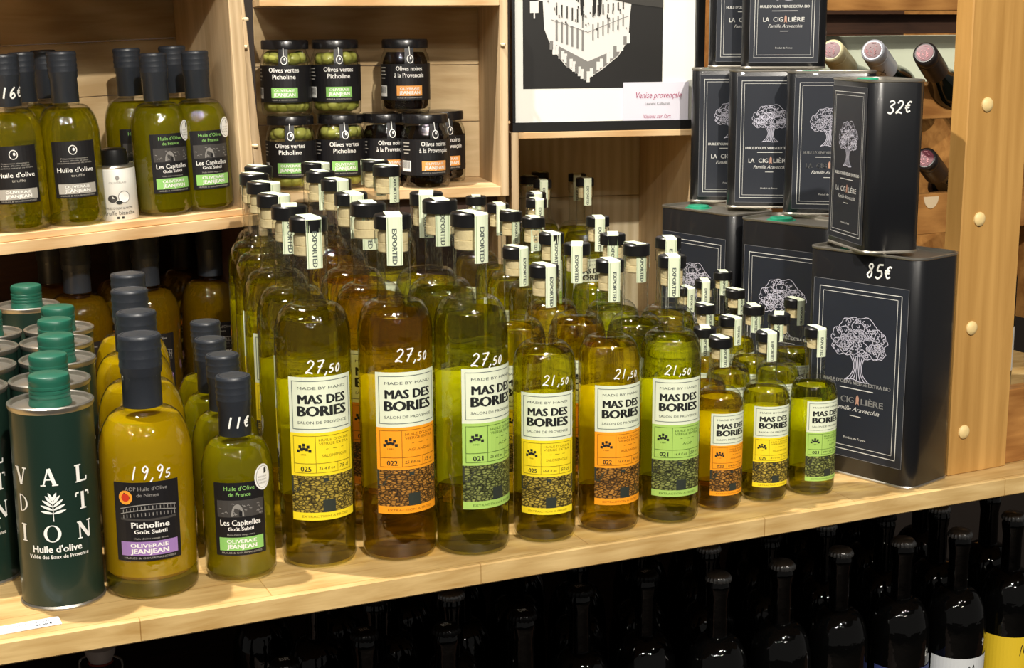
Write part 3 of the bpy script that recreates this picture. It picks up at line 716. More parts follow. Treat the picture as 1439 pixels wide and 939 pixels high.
def make_gtin():
    root = empty('green_oil_tin'); r = .0335
    b = MB(); b.lathe([(0, .002), (r - .003, .001), (r, .003), (r, .168)], 'tingreen', 56); b.build('tin_body', root)
    b = MB(); b.lathe([(r - .002, .0), (r + .0008, .0), (r + .0012, .0018), (r + .0002, .0035)], 'tinmetal', 56); b.build('bottom_rim', root); b = MB()
    b.lathe([(r, .166), (r + .0012, .168), (r + .0012, .1705), (r - .0004, .1715), (r - .0016, .1705), (r - .0022, .1675), (r - .006, .1668), (r - .008, .1674), (.0, .1676)], 'tinmetal', 56)
    b.build('top_rim', root)
    b = MB(); q = .0165
    p = [(q * 1.04, .1676), (q * 1.04, .170)]
    for i in range(4):
        z = .1715 + i * .0034; p += [(q, z), (q, z + .002), (q * .965, z + .0025), (q * .965, z + .0031)]
    p += [(q, .187), (q, .1905), (q * .96, .1922), (q * .88, .193), (0, .1931)]
    b.lathe(p, 'capgreen', 44); b.build('screw_cap', root)
    b = MB(); fn = cyl(r); h = .0145; X = .0245
    for row, z in ((('V', 'A', 'L'), .1145), (('D', ' ', 'T'), .0915), (('I', 'O', 'N'), .0665)):
        for i, ch in enumerate(row):
            if ch != ' ': serif(b, fn, ch, -.0028 + (i - 1) * X + (-.001 if i == 0 else .002 if i == 2 else 0), z, h, 'white')
    for i, (zz, an, Lf) in enumerate(((.0835, 14, .0100), (.0865, 24, .0102), (.0892, 36, .0096), (.0918, 50, .0086), (.0942, 66, .0074))):
        for s in (-1, 1):
            b.stroke(fn, [(-.001 + s * (.0004 + Lf * k / 5) * cos(R(an)), zz + (.0004 + Lf * k / 5) * sin(R(an))) for k in range(6)], lambda t: .0003 + .0021 * sin(pi * min(1, t * .95 + .05)), 'white', 2)
    b.stroke(fn, [(-.001, .077), (-.001, .098)], .0006, 'white', 3)
    b.text(fn, "Huile d'olive", .0, .0535, .0062, 'white', .040, 2, bold=.02)
    b.text(fn, 'Vallée des Baux de Provence', .001, .0468, .0035, 'white', .050, 2, bold=.012)
    b.build('lettering', root, smooth=False)
    return root
GT = make_gtin()
TL = ['dark green cylindrical tin with white lettering, front of its column at the left', 'green capped tin directly behind the lettered front one', 'green capped tin, third back in the lettered column', 'green capped tin, fourth back in the lettered column', 'green capped tin, fifth back in the lettered column', 'green capped tin standing farthest back below the left crate',
      'green tin cut by the left picture edge, frontmost of its column', 'green tin at the left picture edge, second of its column', 'green tin at the left picture edge, third of its column', 'green tin at the left picture edge, fourth of its column']
for i in range(len(TINS)):
    c = circ[iT + i]
    o = put(GT, (c[0], c[1], 0), R(13) if i == 0 else R(20 + 3 * (i % 3)), TL[i], 'tin', 'green olive oil tins')
    if i == 0:
        b = MB(); b.hand(lambda a, z, l=1: (a, z, .1682), '23,50e', .006, -.0245, .006, 'chalk'); b.build('price_writing', o, smooth=False)

# price strip lying on the shelf edge
b = MB(); p = [at_z(-60, 893, 0), at_z(82, 868, 0), at_z(82, 884, 0), at_z(-60, 903, 0)]
u = (p[1] - p[0]).normalized(); L = (p[1] - p[0]).length; v = Vector((u.y, -u.x, 0)); D = .016
b.box(0, L, -D, 0, 0, .0008, 'tag')
ft = lambda a, z, l=1: (a, z, .0008 + .0001 * l)
b.text(ft, 'VALDOTION HUILE OLIVE NOIRE', L * .62, -D * .38, .0028, 'ink', L * .55, 2)
b.text(ft, '23,50 €', L * .83, -D * .74, .0032, 'ink', L * .17, 2, bold=.02)
o = b.build('price_tag', None, smooth=False); o.location = p[0] + Vector((0, 0, .0003)); o.rotation_euler = (0, 0, math.atan2(u.y, u.x))
tag(o, 'white printed price strip lying at the front left shelf edge', 'price tag')

# ------------------------------------------------------------------ black square tins
def rrect(W, D, rad, n=6):
    def f(ins):
        o = []; r = max(rad - ins, .0005)
        for cx, cy, a0 in ((W / 2 - rad, D / 2 - rad, 0), (-W / 2 + rad, D / 2 - rad, 90), (-W / 2 + rad, -D / 2 + rad, 180), (W / 2 - rad, -D / 2 + rad, 270)):
            for i in range(n + 1):
                a = R(a0 + 90 * i / n); o.append((cx + r * cos(a), cy + r * sin(a)))
        return o
    return f
def tree(b, fn, cx, cz, h, seed=5):
    rr = random.Random(seed); w2 = h * .52
    # crown of scribbled curls
    blobs = [(-.28, .12, .2), (-.12, .26, .22), (.1, .28, .22), (.3, .14, .2), (.0, .06, .25), (-.3, -.02, .16), (.33, -.03, .15), (.2, 0, .2), (-.16, .02, .2)]
    for bx, bz, br in blobs:
        n = 34
        pts = [(cx + h * (bx + (br + .018 * sin(7 * a + bx * 9) + rr.uniform(-.008, .008)) * cos(a)), cz + h * (bz + (br * .8 + .015 * sin(6 * a)) * sin(a))) for a in [2 * pi * i / n for i in range(n + 1)]]
        b.stroke(fn, pts, h * .010, 'tintree', 2)
        for k in range(19):
            a = rr.uniform(0, 6.28); q = br * math.sqrt(rr.random()) * .92
            x0, z0 = cx + h * (bx + q * cos(a)), cz + h * (bz + q * .8 * sin(a)); s = h * rr.uniform(.018, .04); a0 = rr.uniform(0, 6.28); tt = rr.choice((-1, 1))
            pts = [(x0 + s * (1 - .1 * i) * cos(a0 + tt * i * .75), z0 + s * (1 - .1 * i) * sin(a0 + tt * i * .75)) for i in range(7)]
            b.stroke(fn, pts, h * .009, 'tintree', 2)
    for k in range(7):
        f = (k - 3) / 3
        pts = [(cx + h * (f * .20), cz - h * .52), (cx + h * f * .10, cz - h * .42), (cx + h * (f * .07 + .01), cz - h * .28), (cx + h * (f * .13), cz - h * .14)]
        b.stroke(fn, smooth(pts), h * .012, 'tintree', 2)
    b.stroke(fn, smooth([(cx - h * .22, cz - h * .53), (cx - h * .08, cz - h * .5), (cx + h * .05, cz - h * .53), (cx + h * .22, cz - h * .52)]), h * .014, 'tintree', 2)
def make_tin(W, D, H, rad, big):
    root = empty('black_oil_tin'); f = rrect(W, D, rad)
    b = MB(); b.prism(f, [(.001, .0015), (0, .003), (0, H - .003), (.001, H - .0015)], 'tin', cap1=False); b.build('tin_body', root)
    b = MB()
    b.prism(f, [(.001, 0), (-.0006, .0002), (-.0008, .0018), (0, .003)], 'tinmetal', cap1=False); b.build('bottom_rim', root); b = MB()
    b.prism(f, [(0, H - .003), (-.0008, H - .0022), (-.0008, H - .0004), (.0004, H), (.0016, H - .0006), (.0022, H - .0035), (.006, H - .004)], 'tinmetal', cap0=False)
    b.build('top_rim', root)
    b = MB(); q = .014 if big else .011; cx = -W * .24
    b.lathe([(q * 1.25, H - .004), (q * 1.25, H - .0036), (q, H - .0034), (q, H - .0012), (q * .9, H - .0004), (q * .3, H - .0006), (0, H - .0006)], 'capteal', 32, (cx, 0))
    b.build('spout_cap', root)
    b = MB(); y = -D / 2; fn = flat(y); w2 = W / 2 - rad * .75
    z0, z1 = (H * .085, H * .865) if big else (H * .045, H * .955)
    b.rect(fn, -w2, w2, z0, z1, 'tinlabel', 1)
    t = W * .0045
    b.line(fn, -w2, w2, z0, z1, t * .7, 'tindim', 2)
    e = W * .055
    b.line(fn, -w2 + e, w2 - e, z0 + e, z1 - e, t * 1.3, 'tinline', 2); b.line(fn, -w2 + e * 1.6, w2 - e * 1.6, z0 + e * 1.6, z1 - e * 1.6, t * .9, 'tinline', 2)
    Hl = z1 - z0; Z = lambda s: z1 - s * Hl
    tree(b, fn, 0, Z(.36), W * (.50 if big else .45))
    b.text(fn, "HUILE D'OLIVE VIERGE EXTRA BIO", 0, Z(.565), Hl * .021, 'tinline', w2 * 1.42, 2, bold=.02)
    b.rect(fn, -W * .15, W * .15, Z(.603), Z(.598), 'tinline', 2)
    tx = w2 * .66
    b.text(fn, 'LA', -tx * .80, Z(.665), Hl * .036, 'tinline', tx * .26, 2, bold=.008)
    b.text(fn, 'CIG', -tx * .28, Z(.665), Hl * .036, 'tinline', tx * .42, 2, bold=.008)
    b.disc(fn, tx * .05, Z(.66), W * .014, Hl * .026, 'cicada', 2, 12); b.stroke(fn, [(tx * .05 - W * .014, Z(.69)), (tx * .05, Z(.63)), (tx * .05 + W * .014, Z(.69))], W * .006, 'cicada', 3)
    b.text(fn, 'LIÈRE', tx * .52, Z(.665), Hl * .036, 'tinline', tx * .70, 2, bold=.008)
    b.text(fn, 'Famille Aravecchia', W * .01, Z(.715), Hl * .026, 'tinline', W * .40, 2, shear=.4)
    b.rect(fn, -W * .05, W * .05, Z(.758), Z(.754), 'tinline', 2)
    b.text(fn, 'Produit de France', 0, Z(.885), Hl * .014, 'tinline', W * .20, 2, shear=.1)
    b.build('front_label', root, smooth=False)
    return root
BW, BD, BH = .139, .077, .241
SW, SD, SH = .105, .060, .1745
BT = make_tin(BW, BD, BH, .015, True); ST = make_tin(SW, SD, SH, .013, False)
def tin_at(proto, W, D, corner, a, label, group, left=True, rad=.006):
    """place a tin by its front corner (left or right); a = direction of its front face"""
    ex = Vector((cos(a), sin(a), 0)); en = Vector((-sin(a), cos(a), 0))
    c = Vector(corner) + ex * (W / 2 if left else -W / 2) + en * (D / 2)
    return put(proto, c, a, label, 'tin', group)
GB = 'large black oil tins in the bottom row'; GS = 'small black oil tins stacked above'
p = at_z(1278, 691, 0)
t3 = tin_at(BT, BW, BD, p, R(-48), 'large black tin with white tree print priced on its upper front, nearest the pillar', GB, left=False)
b = MB(); b.hand(flat(-BD / 2), '85e', .022, BH * .925, .0145, 'chalk', wd=.0018); b.build('price_writing', t3, smooth=False)
p = at_z(1037, 305, BH); p.z = 0
tin_at(BT, BW, BD, p, R(-47), 'large black tin in the middle of the bottom row, behind the small bottles', GB)
p = at_z(1036, 303, BH); p.z = 0
tin_at(BT, BW, BD, p + Vector((-.004, .01, 0)), R(-54), 'large black tin at the left end of the bottom row', GB, left=False)
z = BH + .0004
def S(px, py, zz, a, lab, left=True):
    p = at_z(px, py, zz); return tin_at(ST, SW, SD, p, R(a), lab, GS, left)
def S2(px, py, y, zz, a, lab):
    p = at_y(px, py, y); p.z = zz; return tin_at(ST, SW, SD, p, R(a), lab, GS, True)
S2(970, 285, 1.956, z, -6, 'small black tin at the left end of the middle row')
S2(1021, 291, 1.888, z, -8, 'small black tin second from left in the middle row')
S2(1100, 302, 1.815, z, -12, 'small black tin third from left in the middle row, beside the sideways priced tin')
p = at_z(1216, 358, z)
a = R(-79); t = tin_at(ST, SW, SD, p, a, 'small black tin turned sideways with its price on the side, on the large priced tin', GS, left=False)
b = MB(); b.hand(lambda q, zz, l=1: (SW / 2 + .0002 * l, q, zz), '32e', .0, SH * .845, .0125, 'chalk', wd=.0016); b.build('price_writing', t, smooth=False)
z2 = z + SH + .0004
S2(1041, 96.5, 1.90, z2, -9, 'small black tin at the right of the top row, cut by the upper picture edge')
S2(995, 95, 1.967, z2, -9, 'small black tin at the left of the top row, half behind its neighbour')

# ------------------------------------------------------------------ crates
def crate(name, loc, basis, W, D, H, label, boards=3, t=.011, tl=None, tr=None, bottom=.009, top=.010, upright=False, shl=0., lean=0., front=0., has_top=True):
    root = empty(name, loc); root.rotation_euler = basis.to_euler(); tag(root, label, 'crate', 'pine wine crates')
    tl = tl or t; tr = tr or t
    b = MB(); b.box(-tl, 0, front, D, -bottom, H + top, 'pine', .0008, shl); b.build('side_panel', root, smooth=False)
    b = MB(); b.box(W, W + tr, front, D, -bottom, H + top, 'pine', .0008, lean); b.build('side_panel', root, smooth=False)
    if bottom: b = MB(); b.box(0, W, 0, D, -bottom, 0, 'pineh', .0006); b.build('bottom_board', root, smooth=False)
    if has_top: b = MB(); b.box(0, W, 0, D, H, H + top, 'pineh', .0006); b.build('top_board', root, smooth=False)
    hb = (H + (0 if bottom == 0 else 0)) / boards
    for i in range(boards):
        b = MB(); b.box(0, W, D - .008, D, hb * i + .0004, hb * (i + 1) - .0004, 'pinebackv' if upright else 'pineback', .0005); b.build('back_board', root, smooth=False)
    return root
def pinhead(root, x, z, y=-.0): 
    b = MB(); b.tube([(x, y + .002, z), (x + .001, y - .004, z), (x + .004, y - .006, z)], [.002, .0026, .0018], 'pin', 8); b.build('wooden_pin', root)
# left crate: leaning a little
Rr = at_y(345, 293, 1.80); a = R(32); s = .289
Ll = Vector((Rr.x - s * cos(a), Rr.y - s * sin(a), 0)); Ll.z = at_y(2, 331, Ll.y).z
roll = math.atan2(Rr.z - Ll.z, s)
basis = Matrix.Rotation(a, 3, 'Z') @ Matrix.Rotation(-roll, 3, 'Y')
lo = Ll + basis @ Vector((-.22, 0, 0))
LCW = .22 + s - .001
lc = crate('wine_crate', lo, basis, LCW, .20, .272, 'pine crate at the upper left holding truffle and green oil bottles', boards=4, t=.016, bottom=.008)
pinhead(lc, LCW + .017, .225); pinhead(lc, LCW + .017, .075)
def inl(x, y, z=0): return lo + basis @ Vector((x, y, z))
inv = basis.inverted()
def on_floor(px, py):
    """where the line of sight meets the crate floor"""
    d = Vector(ray(px, py)); n = basis @ Vector((0, 0, 1)); o = Vector((0, 0, CH))
    t = (lo - o).dot(n) / d.dot(n); q = o + d * t; l = inv @ (q - lo); return l
GL = 'green oil bottles in the left crate'; GTf = 'truffle oil bottles in the left crate'
def crate_bottle(proto, px, ly, sc_, lab, grp, rz, H, r):
    lx = .2
    for _ in range(12):
        e = proj(inl(lx, ly, H * sc_))[0] - px; lx -= e * 1.8 / F
    lx = min(lx, LCW - r * sc_ - .001)
    o = put(proto, inl(lx, ly, 0), rz, lab, 'bottle', grp, basis=basis)
    o.scale = (sc_, sc_, sc_); return o
o = crate_bottle(DT, 3, .037, 1.11, 'truffle oil bottle with clear yellow oil, priced on its capsule, at the left picture edge', GTf, R(-12), .178, .031)
b = MB(); b.hand(cyl(.0142), '16e', .006, .140, .011, 'chalk', wd=.0017); b.build('price_writing', o, smooth=False)
crate_bottle(DT, 85, .037, 1.11, 'truffle oil bottle with clear yellow oil and black label, right of the priced one', GTf, R(-10), .178, .031)
crate_bottle(DT, 31, .101, 1.0, 'dark capped bottle behind the truffle oils, left of two', GTf, R(-10), .178, .031).scale.z = 1.11
crate_bottle(DT, 62, .158, 1.0, 'dark capped bottle behind the truffle oils, right of two', GTf, R(-10), .178, .031).scale.z = 1.11
crate_bottle(DC, 214, .036, 1.07, 'green oil bottle in the left crate beside the small white can', GL, R(2), .178, .031)
crate_bottle(DC, 287, .036, 1.07, 'green oil bottle in the left crate beside its right side panel', GL, R(-2), .178, .031)
crate_bottle(DC, 177, .112, 1.10, 'green oil bottle at the back of the left crate behind the white can', GL, R(-5), .178, .031)
crate_bottle(DC, 253, .112, 1.10, 'green oil bottle at the back of the left crate between two front ones', GL, R(-5), .178, .031)
# small white truffle can
root = empty('white_truffle_can'); r = .0245
b = MB(); b.lathe([(0, .001), (r - .001, 0), (r, .002), (r, .066), (r - .001, .068)], 'papier', 40); b.build('can_body', root)
b = MB(); b.lathe([(r - .001, .067), (r, .069), (r - .002, .071), (.013, .072), (0, .072)], 'tinmetal', 40); b.build('can_rim', root)
b = MB(); b.lathe([(.0165, .071), (.0168, .083), (.0155, .091), (.012, .093), (0, .0932)], 'cap', 32); b.build('spray_cap', root)
b = MB(); fn = cyl(r)
b.disc(fn, -.008, .029, .006, .005, 'dgrey', 2); b.disc(fn, .0065, .031, .0075, .008, 'lgrey', 2); b.disc(fn, .0065, .031, .0065, .007, 'white', 3); b.disc(fn, .0, .024, .004, .0025, 'ink', 4)
b.text(fn, 'OLIVERAIE', 0, .050, .0025, 'lgrey', .022, 2); b.disc(fn, 0, .056, .0025, .003, 'lgrey', 2)
b.text(fn, "HUILE D'OLIVE & ARÔME", 0, .0165, .003, 'dgrey', .034, 2); b.text(fn, 'truffe blanche', 0, .0105, .0055, 'dgrey', .040, 2)
for q in (-.003, .003): b.rect(fn, q - .0015, q + .0015, .0025, .0055, 'ink', 2)
b.build('can_print', root, smooth=False)
lx = .2
for _ in range(12): lx -= (proj(inl(lx, .034, .084))[0] - 159) * 1.8 / F
root.location = inl(lx, .034, 0); root.scale = (.92, .92, .9); root.rotation_euler = (basis @ Matrix.Rotation(R(-14), 3, 'Z')).to_euler()
tag(root, 'small white can with black cap and truffle drawing in the left crate', 'can')
# crate under it, forming the dark bay
lw = Vector((lo.x, lo.y, 0)); e = basis @ Vector((1, 0, 0)); eb = Matrix.Rotation(a, 3, 'Z')
zb = min(inl(0, 0).z, inl(LCW, 0).z) - .008
root = crate('wine_crate', lw - eb @ Vector((0, .006, 0)), eb, LCW, .30, .002 + .0, 'dark lower crate under the left crate, sheltering yellow oil bottles', boards=1, has_top=False, bottom=0) if False else None
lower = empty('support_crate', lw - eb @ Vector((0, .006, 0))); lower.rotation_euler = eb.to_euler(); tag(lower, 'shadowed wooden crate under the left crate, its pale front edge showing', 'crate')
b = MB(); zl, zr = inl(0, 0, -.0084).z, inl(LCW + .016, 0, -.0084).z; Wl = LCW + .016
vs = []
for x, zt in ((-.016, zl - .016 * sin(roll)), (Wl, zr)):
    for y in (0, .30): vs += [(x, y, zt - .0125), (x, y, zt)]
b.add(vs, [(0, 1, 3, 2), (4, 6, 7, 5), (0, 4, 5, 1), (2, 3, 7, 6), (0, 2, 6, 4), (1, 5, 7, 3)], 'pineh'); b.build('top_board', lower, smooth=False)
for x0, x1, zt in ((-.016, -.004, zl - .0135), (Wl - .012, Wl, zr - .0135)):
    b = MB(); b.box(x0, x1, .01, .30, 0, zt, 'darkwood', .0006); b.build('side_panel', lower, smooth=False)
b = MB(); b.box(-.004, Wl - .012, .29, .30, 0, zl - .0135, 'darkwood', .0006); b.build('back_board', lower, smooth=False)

# jar crate
Lj = at_y(375, 272, 1.90); aj = R(13); bj = Matrix.Rotation(aj, 3, 'Z')
pr = ray(704, 272)
k = pr[0] / pr[1]
sj = (k * Lj.y - Lj.x) / (cos(aj) - k * sin(aj))
jc = crate('wine_crate', Lj, bj, sj, .145, .235, 'pine crate in the middle holding jars of green and black olives', boards=3, bottom=.013, shl=-.075, lean=.0)
def inj(x, y, z=0): return Lj + bj @ Vector((x, y, z))
pinhead(jc, -.021, .185); pinhead(jc, -.013, .062); pinhead(jc, sj + .002, .185)
JB = inj(0, 0).z
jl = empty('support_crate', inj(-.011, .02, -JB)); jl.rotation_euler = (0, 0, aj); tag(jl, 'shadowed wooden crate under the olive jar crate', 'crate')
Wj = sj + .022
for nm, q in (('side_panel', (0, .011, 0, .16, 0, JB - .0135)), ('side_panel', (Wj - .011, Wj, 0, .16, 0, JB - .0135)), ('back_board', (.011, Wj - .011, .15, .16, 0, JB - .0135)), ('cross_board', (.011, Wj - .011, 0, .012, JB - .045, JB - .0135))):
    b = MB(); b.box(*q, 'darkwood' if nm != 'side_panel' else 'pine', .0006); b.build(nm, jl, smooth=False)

# jars
def make_jar(kind):
    root = empty('olive_jar'); r = .0325; H = .096
    b = MB(); b.lathe([(0, .003), (r - .007, .001), (r - .003, 0), (r - .0005, .003), (r, .009), (r, .066), (r - .001, .073), (r - .0045, .081), (r - .0055, .085), (r - .0055, .088)], 'glassd', 44); b.build('jar_body', root)
    b = MB(); b.lathe([(r - .005, .084), (r - .002, .0845), (r - .002, .094), (r - .0032, .096), (r - .005, .0955), (0, .0952)], 'lid', 44); b.build('lid', root)
    b = MB(); q = r - .003; b.lathe([(0, .006), (q - .004, .005), (q, .009), (q, .066), (q - .004, .077), (q - .005, .079), (0, .079)], 'brine' if kind == 'green' else 'dbrine', 36); b.build('brine', root)
    b = MB(); fn = cyl(r + .0002); W = r * R(215); k = 'jgreen' if kind == 'green' else 'jorange'; z0, z1 = .017, .064
    b.rect(fn, -W / 2, W / 2, z0, z1, 'black', 1, 24)
    for i, t in enumerate(['Olives vertes', 'Picholine'] if kind == 'green' else ['Olives noires', 'à la Provençale']):
        b.text(fn, t, 0, .0585 - i * .0085, .0062, 'white', [.040, .030][i] if kind == 'green' else [.036, .041][i], 2, bold=.015)
    b.rect(fn, -.0175, .0175, .023, .036, k, 2, 8)
    b.text(fn, 'OLIVERAIE', 0, .0325, .0035, 'white', .026, 3, bold=.02); b.text(fn, 'JEANJEAN', 0, .0272, .0045, 'white', .028, 3, bold=.03)
    b.text(fn, 'HUILES & GOURMANDISES', 0, .0205, .0017, 'silverprint', .034, 2)
    xs = -.041
    for i, wd in enumerate([.012, .010, .014, .009]): b.rect(fn, xs - wd / 2, xs + wd / 2, .0585 - i * .0045, .060 - i * .0045, 'silverprint', 2, 3)
    b.rect(fn, xs - .009, xs + .008, .022, .036, 'white', 2, 5)
    for i in range(9): b.rect(fn, xs - .008 + i * .0017, xs - .0072 + i * .0017, .026, .035, 'ink', 3)
    b.build('label', root, smooth=False)
    b = MB(); b.rect(fn, -.0065, .0065, .062, .0665, 'black', 1, 3)
    g = lambda a, z, l=1: ((r - .0018 - max(0, (z - .0665)) * .08 if z > .066 else r) * sin(a / r) * 1.0, -((r + .0004 - max(0, (z - .068)) * .18) + l * .0003) * cos(a / r), z)
    b.rect(g, -.0065, .0065, .0665, .093, 'black', 1, 3)
    b.stroke(g, [(0, .094), (.0002, .085), (.0008, .075)], .0009, 'white', 3)
    ring = [(.001 + .0042 * cos(2 * pi * i / 16), .0705 + .0052 * sin(2 * pi * i / 16)) for i in range(17)]
    b.stroke(g, ring, .001, 'white', 3); b.disc(g, .0018, .0718, .0012, .0018, 'white', 3)
    b.build('hang_strip', root, smooth=False)
    return root
JG, JK = make_jar('green'), make_jar('black')
ol = MB(); ol.lathe([(.0085 * sin(pi * i / 10) * (1 if i else 1), -.0108 * cos(pi * i / 10)) if 0 < i < 10 else (0, -.0108 if i == 0 else .0108) for i in range(11)], 'greenolive', 18)
OL = ol.build('green_olive'); OLF = [True]
def jar(kind, px, py, dy, zlev, lab, rz, oliv=None):
    # px, py: centre of the lid top
    top = JB + zlev + .096
    x = None
    y = inj(0, dy).y
    for _ in range(6):
        q = at_y(px, py, y); lx = (bj.inverted() @ (q - Lj)).x; y = inj(lx, dy).y
    loc = inj(lx, dy, zlev + .0003)
    o = put(JG if kind == 'green' else JK, loc, R(rz), lab, 'jar', 'jars of %s olives in the middle crate' % kind)
    if oliv:
        rr = random.Random(int(px))
        for z, n in ((.0125, 6), (.072, 5)):
            for i in range(n):
                aa = R(-72 + 144 * i / (n - 1)); rad = .0212 if z < .05 else .0195
                c = loc + Vector((rad * sin(aa + R(rz)), -rad * cos(aa + R(rz)), z + rr.uniform(-.001, .002)))
                if OLF[0]: g = OL; OLF[0] = False
                else: g = OL.copy(); C.objects.link(g)
                s = rr.uniform(.92, 1.04); g.scale = (s, s, s); g.location = c
                g.rotation_euler = (rr.uniform(-.3, .3), R(90) + rr.uniform(-.5, .5), aa + R(rz) + rr.uniform(-.3, .3))
                tag(g, 'green olive inside the %s jar' % oliv, 'olive', 'green olives in the %s jar' % oliv)
jar('green', 408, 178, .050, 0, 'jar of green olives, lower left in the middle crate', 6, 'lower left green olive')
jar('green', 478, 176, .058, 0, 'jar of green olives, lower row beside the left one', 16, 'lower right green olive')
jar('green', 400.5, 78, .050, .0966, 'jar of green olives stacked at the upper left', 4, 'upper left green olive')
jar('green', 471, 78, .058, .0966, 'jar of green olives stacked upper second, price mark at its right edge', 14, 'upper right green olive')
jar('black', 541, 174, .066, 0, 'jar of black olives in the lower row, left and partly hidden', 20)
jar('black', 597, 180, .030, 0, 'jar of black olives at the front right with its barcode showing', 26)
jar('black', 620, 172, .098, 0, 'jar of black olives at the back right, behind the barcode jar', 22)
jar('black', 569, 76, .060, .0966, 'jar of black olives standing alone on the upper level', 14)

# crate with the picture on top
ap = R(12); bp = Matrix.Rotation(ap, 3, 'Z'); Lp = at_y(729, 200, 1.985); Lp.z = 0
k = ray(975, 200); k = k[0] / k[1]; sp = (k * Lp.y - Lp.x) / (cos(ap) - k * sin(ap))
PH = at_y(729, 187, 1.985).z - .008
pc = crate('wine_crate', Lp, bp, sp, .26, PH, 'pine crate lying under the framed picture with a few oil bottles inside', boards=3, bottom=0, top=.0085, upright=True, t=.010)
# framed picture standing on it
pf = empty('framed_picture', Lp + bp @ Vector((-.016, .002, PH + .0088))); pf.rotation_euler = bp.to_euler()
tag(pf, 'black framed black and white photograph of an upside down reflected building', 'picture')
WF, HF = sp + .030, .33; bw = .0125
b = MB()
for q in ((.008, WF, 0, .016, 0, bw), (.008, WF, 0, .016, HF - bw, HF), (.008, bw, 0, .016, bw, HF - bw), (WF - bw, WF, 0, .016, bw, HF - bw)): b.box(*q, 'frame', .0006)
b.build('frame', pf, smooth=False)
b = MB(); b.box(bw - .002, WF - bw + .002, .006, .012, bw - .002, HF - bw + .002, 'mat'); b.build('mount', pf, smooth=False)
b = MB(); fn = flat(.006)
x0, x1 = bw + .0115, WF - bw - .0455; zq = bw + .044; zt = HF - bw - .03
b.rect(fn, x0, x1, zq, zt, 'photo', 1)
X = lambda t: x0 + t * (x1 - x0); HH = .150
Zp = lambda t: zq + t * HH
# reflected block standing on its head
b.poly(fn, [(X(.15), Zp(.52)), (X(.20), Zp(.36)), (X(.30), Zp(.20)), (X(.45), Zp(.075)), (X(.56), Zp(.16)), (X(.68), Zp(.28)), (X(.75), Zp(.42)), (X(.76), Zp(.62)), (X(.77), Zp(.74)), (X(.40), Zp(.86)), (X(.0), Zp(.92)), (X(.0), Zp(.80)), (X(.14), Zp(.76))], 'photow', 2)
b.poly(fn, [(X(.46), Zp(.09)), (X(.56), Zp(.17)), (X(.68), Zp(.29)), (X(.70), Zp(.36)), (X(.46), Zp(.235)), (X(.21), Zp(.40)), (X(.205), Zp(.36)), (X(.30), Zp(.21))], 'photog', 3)
b.poly(fn, [(X(.0), Zp(.905)), (X(.0), Zp(1.0)), (X(1), Zp(1.0)), (X(1), Zp(.70)), (X(.77), Zp(.735)), (X(.4), Zp(.845))], 'photod', 4)
rr = random.Random(8)
for i in range(26):
    t = i / 25; ex, ez = (.20 + .25 * t * 1.0, .36 - .285 * t) if i < 13 else (.45 + .30 * (t - .5) * 2, .075 + .345 * (t - .5) * 2)
    if i < 13: ex, ez = .20 + .25 * t * 2, .36 - .285 * t * 2
    q = rr.uniform(.012, .04); b.rect(fn, X(ex - .012), X(ex + .012), Zp(ez - q), Zp(ez + .06), 'photow' if i % 3 else 'photog', 3.5)
for i in range(6):
    x = .23 + i * .037; b.rect(fn, X(x), X(x + .014), Zp(.40 - i * .018 + .02), Zp(.60 - i * .018), 'photog', 4)
    b.rect(fn, X(x + .002), X(x + .012), Zp(.64 - i * .016), Zp(.74 - i * .012), 'photod', 4)
for i in range(7):
    x = .49 + i * .036; b.rect(fn, X(x), X(x + .010), Zp(.42 + i * .02), Zp(.56 + i * .014), 'photog', 4)
    b.rect(fn, X(x), X(x + .010), Zp(.62 + i * .012), Zp(.72 + i * .006), 'photod', 4)
b.stroke(fn, [(X(.2), Zp(.60)), (X(.46), Zp(.49)), (X(.75), Zp(.63))], .0008, 'photog', 5)
for i in range(40):
    x = rr.uniform(.17, .74); z = rr.uniform(.5, .8); b.rect(fn, X(x), X(x + .01), Zp(z), Zp(z + rr.uniform(.01, .04)), 'photog' if i % 2 else 'photod', 5)
for sx in (.40, .49, .53): b.poly(fn, [(X(sx), Zp(.83)), (X(sx + .03), Zp(.82)), (X(sx + .024), Zp(.66)), (X(sx + .008), Zp(.62))], 'photo', 5)
b.rect(fn, X(.05), X(.11), Zp(.66), Zp(.76), 'photow', 5); b.rect(fn, X(.075), X(.085), Zp(.61), Zp(.66), 'photow', 5)
b.build('photo_print', pf, smooth=False)
b = MB(); fn = flat(.0035); cx = WF - bw - .0545; cw = .092; b.box(cx - cw / 2, cx + cw / 2, .0035, .0045, bw, bw + .051, 'card')
b.text(fn, 'Venise provençale', cx + .004, bw + .034, .0085, 'cardred', cw * .70, 2, shear=.3)
b.text(fn, 'Laurent Calbucoli', cx + .002, bw + .0225, .0040, 'midink', cw * .38, 2)
b.text(fn, "Visions sur l'art", cx + .002, bw + .0055, .0055, 'cardred', cw * .42, 2, shear=.3)
b.build('caption_card', pf, smooth=False)

